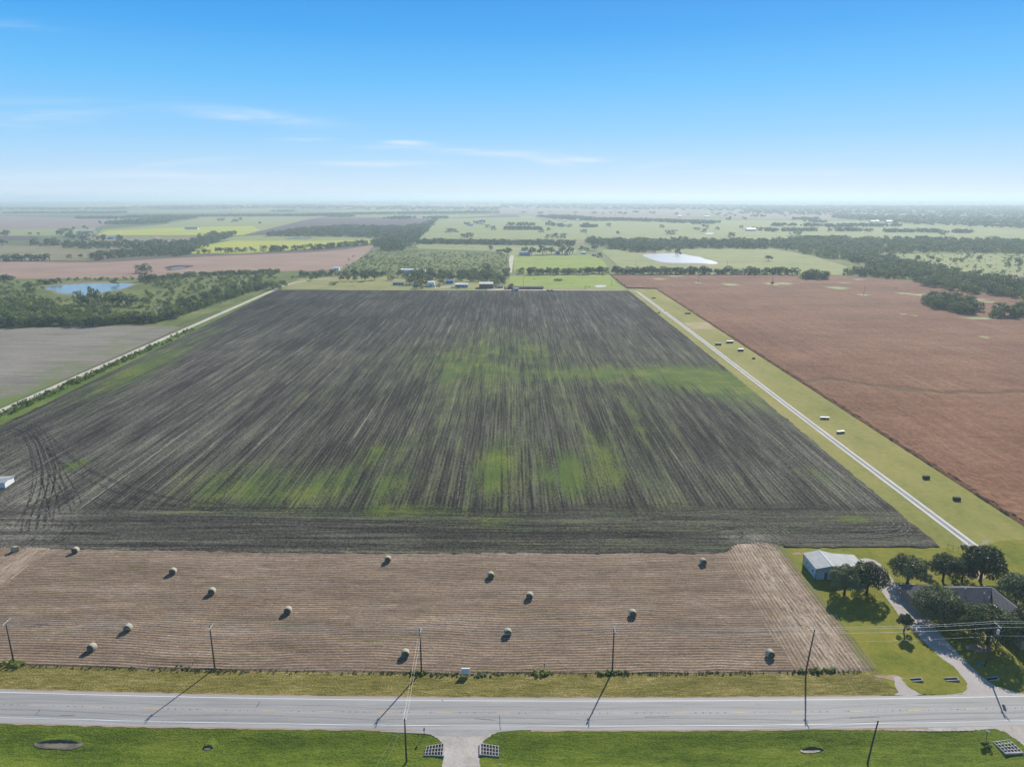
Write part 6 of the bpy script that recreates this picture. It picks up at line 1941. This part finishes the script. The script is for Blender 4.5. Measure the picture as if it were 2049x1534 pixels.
# the rest: woodland stuff, one object per leaf kind and distance band
STUFF = {}
for q in TREES:
    if id(q) in solo_id:
        continue
    L_ = lod(q)
    key = ('scrub' if q['label'] == 'scrub' else 'woodland', q['leaf'])
    v, f, m_ = random.choice(L_[q['shape']])
    a = random.uniform(0, 6.28)
    c, s = math.cos(a), math.sin(a)
    V = np.stack([(v[:, 0] * c - v[:, 1] * s) * q['w'] + q['x'], (v[:, 0] * s + v[:, 1] * c) * q['w'] + q['y'], v[:, 2] * q['h'] - .3], 1)
    STUFF.setdefault(key, []).append((V, f, m_))
for (nm, lf), parts in STUFF.items():
    b, F = 0, []
    for v, f, m_ in parts:
        F.append(f + b); b += len(v)
    me = quads_mesh(nm, np.concatenate([p[0] for p in parts]), np.concatenate(F), [LEAVES[lf], BARK], np.concatenate([p[2] for p in parts]))
    tone = {'oak': 'dark', 'mix': 'mid green', 'light': 'pale green'}[lf]
    tag(link(nm, me), ('low %s scrub bushes scattered over the rough fields' if nm == 'scrub' else 'far-off %s trees of the hedges and woods') % tone, 'woodland' if nm != 'scrub' else 'scrub', kind='stuff')
print('trees', len(TREES), 'solo', len(solo), 'nearest stuff', min((q['d'] for q in TREES if id(q) not in solo_id), default=0))

# --- yard oaks: trunk with limbs, crown of small leaves
def oak(px, py, h, w, label, seed, n=4200, size=.42, leaf=LEAF_OAK, trunk_h=.28, name='live_oak', lumps=20, dense_=1.0):
    rng = np.random.default_rng(seed)
    c = G(px, py)
    t = thing(name, label, 'tree', (c.x, c.y, 0), 0, None)
    r0 = .028 * w + .08
    zt = h * trunk_h
    parts = [(limb([(0, 0, -.2), (.05, 0, .3), (.1, .05, zt)], [r0 * 1.5, r0, r0 * .85], 9), 0)]
    lm_, L = [], []
    nl = lumps
    for i in range(nl):
        a = 2.4 * i + rng.random() * .5
        u = (i + .5) / nl
        z = zt + (h - zt) * (.22 + .62 * (1 - u) ** .9 + .08 * rng.normal())
        rad = w * .5 * (.18 + .62 * u ** .55) * (.85 + .3 * rng.random())
        r = w * (.13 + .06 * rng.random())
        z = min(max(z, zt + r * .55), h - r * .8)
        L.append((np.array([rad * math.cos(a), rad * math.sin(a), z]), r))
        if i % 2 == 0:
            p = L[-1][0]
            parts.append((limb([(.1, .05, zt * .9), (p[0] * .35, p[1] * .35, zt + (p[2] - zt) * .45), (p[0] * .8, p[1] * .8, p[2] * .98)], [r0 * .55, r0 * .34, r0 * .1], 6), 0))
    L.append((np.array([0, 0, zt + (h - zt) * .55]), w * .24))
    V, F, M = join(*parts)
    link('trunk', quads_mesh('trunk', V, F, BARK), t)
    v, f = leaf_cloud(rng, L, int(n * dense_), size, .55, .2)
    # loose outer twigs break the outline
    v2, f2 = leaf_cloud(rng, [(l[0], l[1] * 1.16) for l in L], int(n * .16), size * .8, .9, 0)
    V, F, M = join(((v, f), 0), ((v2, f2), 0))
    link('crown', quads_mesh('crown', V, F, leaf), t)
    return t


LEAF_YARD = leaf_mat('yard_oak_leaf', (.06, .078, .036), (.13, .158, .075), (.23, .26, .13), 1 / 4, .16)
LEAF_DEEP = leaf_mat('deep_oak_leaf', (.030, .045, .020), (.062, .085, .040), (.115, .14, .065), 1 / 4, .14)
oak(1689, 1187, 7.4, 9.6, 'oak touching the front of the metal shed, left of a pair', 11, leaf=LEAF_YARD, n=5200)
oak(1734, 1185, 8.2, 9.8, 'oak on a clear trunk in front of the metal shed, right of a pair', 12, n=5200)
oak(1815, 1167, 7.4, 10.2, 'oak in the back lawn right of the shed driveway', 13, leaf=LEAF_YARD, n=5000)
oak(1886, 1162, 7.6, 8.4, 'oak behind the house next to the propane tank', 14, leaf=LEAF_YARD)
oak(1924, 1163, 7.0, 7.2, 'paler greyish oak between the tank oak and the big dark oak', 15, leaf=LEAF_YARD)
oak(1961, 1163, 9.8, 11.6, 'largest dark oak behind the house by the white track', 16, leaf=LEAF_DEEP, n=6000, size=.5)
oak(2031, 1211, 8.2, 10.5, 'oak at the right frame edge beside the house', 17, leaf=LEAF_YARD, n=5000)
oak(1880, 1240, 7.4, 12.8, 'very broad oak in front of the house', 18, leaf=LEAF_YARD, n=7600, lumps=26)
oak(1975, 1287, 8.8, 12.6, 'large front oak shading the lawn by the transformer pole', 19, leaf=LEAF_OAK, n=7600, lumps=26, size=.46)
oak(1808, 1264, 4.8, 4.2, 'small young oak on the lawn beside the driveway', 20, n=1800, size=.32, lumps=9, trunk_h=.34)
oak(2062, 1282, 8.4, 10, 'oak cut by the right frame edge below the house', 21, leaf=LEAF_YARD, n=4600)


def weeds(px, py, w, d, h, label, seed, n=420, leaf=LEAF_WEED, name='weed_clump', cat='weeds'):
    rng = np.random.default_rng(seed)
    c = G(px, py)
    d = max(d, .9) * 1.5
    L = [(np.array([rng.uniform(-.5, .5) * w, rng.uniform(-.5, .5) * d, h * rng.uniform(.05, .4)]), h * rng.uniform(.28, .5)) for _ in range(max(7, int(w * 4)))]
    v, f = leaf_cloud(rng, L, int(n * 2.6), .2, .5, 1.6)
    v[:, 2] = np.maximum(v[:, 2], 0.0)
    o = link(name, quads_mesh(name, v, f, leaf))
    o.location = (c.x, c.y, .02)
    return tag(o, label, cat)


weeds(1083, 1347, 4.0, 1.0, 1.0, 'rounded weed clump around the leaning post right of the sign', 1, 700)
weeds(1228, 1346, 7.0, .8, .8, 'long weed clump at the foot of the pole right of the sign', 2, 900)
weeds(838, 1347, 3.6, .9, .8, 'weed clump at the foot of the central power pole', 3, 520)
weeds(1636, 1342, 8.5, 1.0, .9, 'long lush weed strip at the foot of the pole by the lawn corner', 4, 1300)
weeds(25, 1330, 5.0, 1.4, 1.2, 'tall weed clump at the foot of the leftmost pole', 5, 800)
weeds(365, 1336, 3, .6, .5, 'low dark weed tuft left of the marker post', 6, 260, LEAF_OAK)
weeds(890, 1350, 6, .5, .5, 'low dark weed strip left of the white sign', 7, 500, LEAF_MIX)
weeds(968, 1351, 4, .5, .5, 'low dark weed strip right of the white sign', 8, 350, LEAF_MIX)
weeds(1974, 1492, 1.2, .9, .8, 'dark weed tuft below the mailbox at lower right', 9, 200, LEAF_MIX)
weeds(1985, 1098, 3, 1.6, 1.4, 'shrub by the white panel right of the white track', 12, 500, LEAF_MIX, 'shrub', 'shrub')
weeds(1931, 1096, 1.6, 1.2, 1.1, 'small shrub inside the green pipe frame', 13, 260, LEAF_OAK, 'shrub', 'shrub')
weeds(1880, 1195, 2.4, 1.6, 1.2, 'yellow-green shrub under the broad oak', 14, 260, LEAF_WEED, 'shrub', 'shrub')
# hedge of weeds on the left verge of the track
rng = np.random.default_rng(99)
L = []
for k in range(420):
    y = rng.uniform(300, 560)
    x = np.interp(y, [150, 337, 823], [-246, -254, -270.5]) + 5 + rng.uniform(-3.2, 4.2)
    if y > 480 and rng.random() < .5:
        continue
    r = rng.uniform(.5, 1.25)
    L.append((np.array([x, y, r * .5]), r))
v, f = leaf_cloud(rng, L, 7000, .75, .8, .2)
v[:, 2] = np.maximum(v[:, 2], .02)
tag(link('verge_weeds', quads_mesh('verge_weeds', v, f, leaf_mat('verge_leaf', (.075, .12, .022), (.14, .20, .035), (.23, .26, .06), 1 / 8, .25))), 'tall green weeds between the pale track and the plough', 'weeds', kind='stuff')
# dark litter line between stubble and verge
L = []
for k in range(900):
    x = rng.uniform(-150, 80)
    if rng.random() < .35 + .3 * math.sin(x / 9):
        continue
    L.append((np.array([x, float(stub_front(x)) + .1 * math.sin(x / 7) + rng.normal() * .28, .08]), rng.uniform(.12, .3)))
v, f = leaf_cloud(rng, L, 5200, .26, .9, .1)
v[:, 2] = np.maximum(v[:, 2], .0)
tag(link('edge_weeds', quads_mesh('edge_weeds', v, f, leaf_mat('dry_weed', (.05, .05, .025), (.10, .10, .035), (.2, .18, .07), 1 / 6, .2))), 'ragged low weeds along the stubble edge', 'weeds', kind='stuff')
# distant low hills at the left horizon
hm = MB()
for (xa, xb, py, dist) in [(-40, 60, 394.2, 19000), (-30, 175, 396, 21000), (60, 175, 391.5, 20000)]:
    n = 24
    prof = []
    for k in range(n + 1):
        u = k / n
        x = (xa + (xb - xa) * u - CX) / FPX * dist
        top = CAM_H + (393.0 - py) / FPX * dist
        hgt = (top + .4) * (math.sin(math.pi * u) ** .6) * (.9 + .1 * math.sin(u * 17)) - .4
        prof.append((x, hgt))
    vs, fs = [], []
    for x, z in prof:
        vs += [(x, dist, z), (x, dist + 2500, -.4), (x, dist - 2500, -.4)]
    for k in range(n):
        fs += [(3 * k + 2, 3 * k + 5, 3 * k + 3, 3 * k), (3 * k, 3 * k + 3, 3 * k + 4, 3 * k + 1)]
    hm.add(vs, fs)
tag(hm.build('hills', PASTURE, smooth=True), 'faint low blue hills on the left horizon', 'hills', kind='structure')

# ------------------------------------------------------------------ haze
hz = MB()
hz.box(-62000, 62000, -8500, 40000, -2.7, 132)
ho = hz.build('haze', None)
hmat = bpy.data.materials.new('pale_haze')
hmat.use_nodes = True
nt = hmat.node_tree
nt.nodes.remove(nt.nodes['Principled BSDF'])
pv = nt.nodes.new('ShaderNodeVolumePrincipled')
pv.inputs['Color'].default_value = (.71, .87, 1.0, 1)
pv.inputs['Density'].default_value = HAZE = 1.4e-4
pv.inputs['Anisotropy'].default_value = 0.22
nt.links.new(pv.outputs[0], nt.nodes['Material Output'].inputs['Volume'])
ho.data.materials.clear()
ho.data.materials.append(hmat)
tag(ho, kind='stuff')
ho['label'] = 'pale haze lying over the whole landscape'
ho['category'] = 'haze'
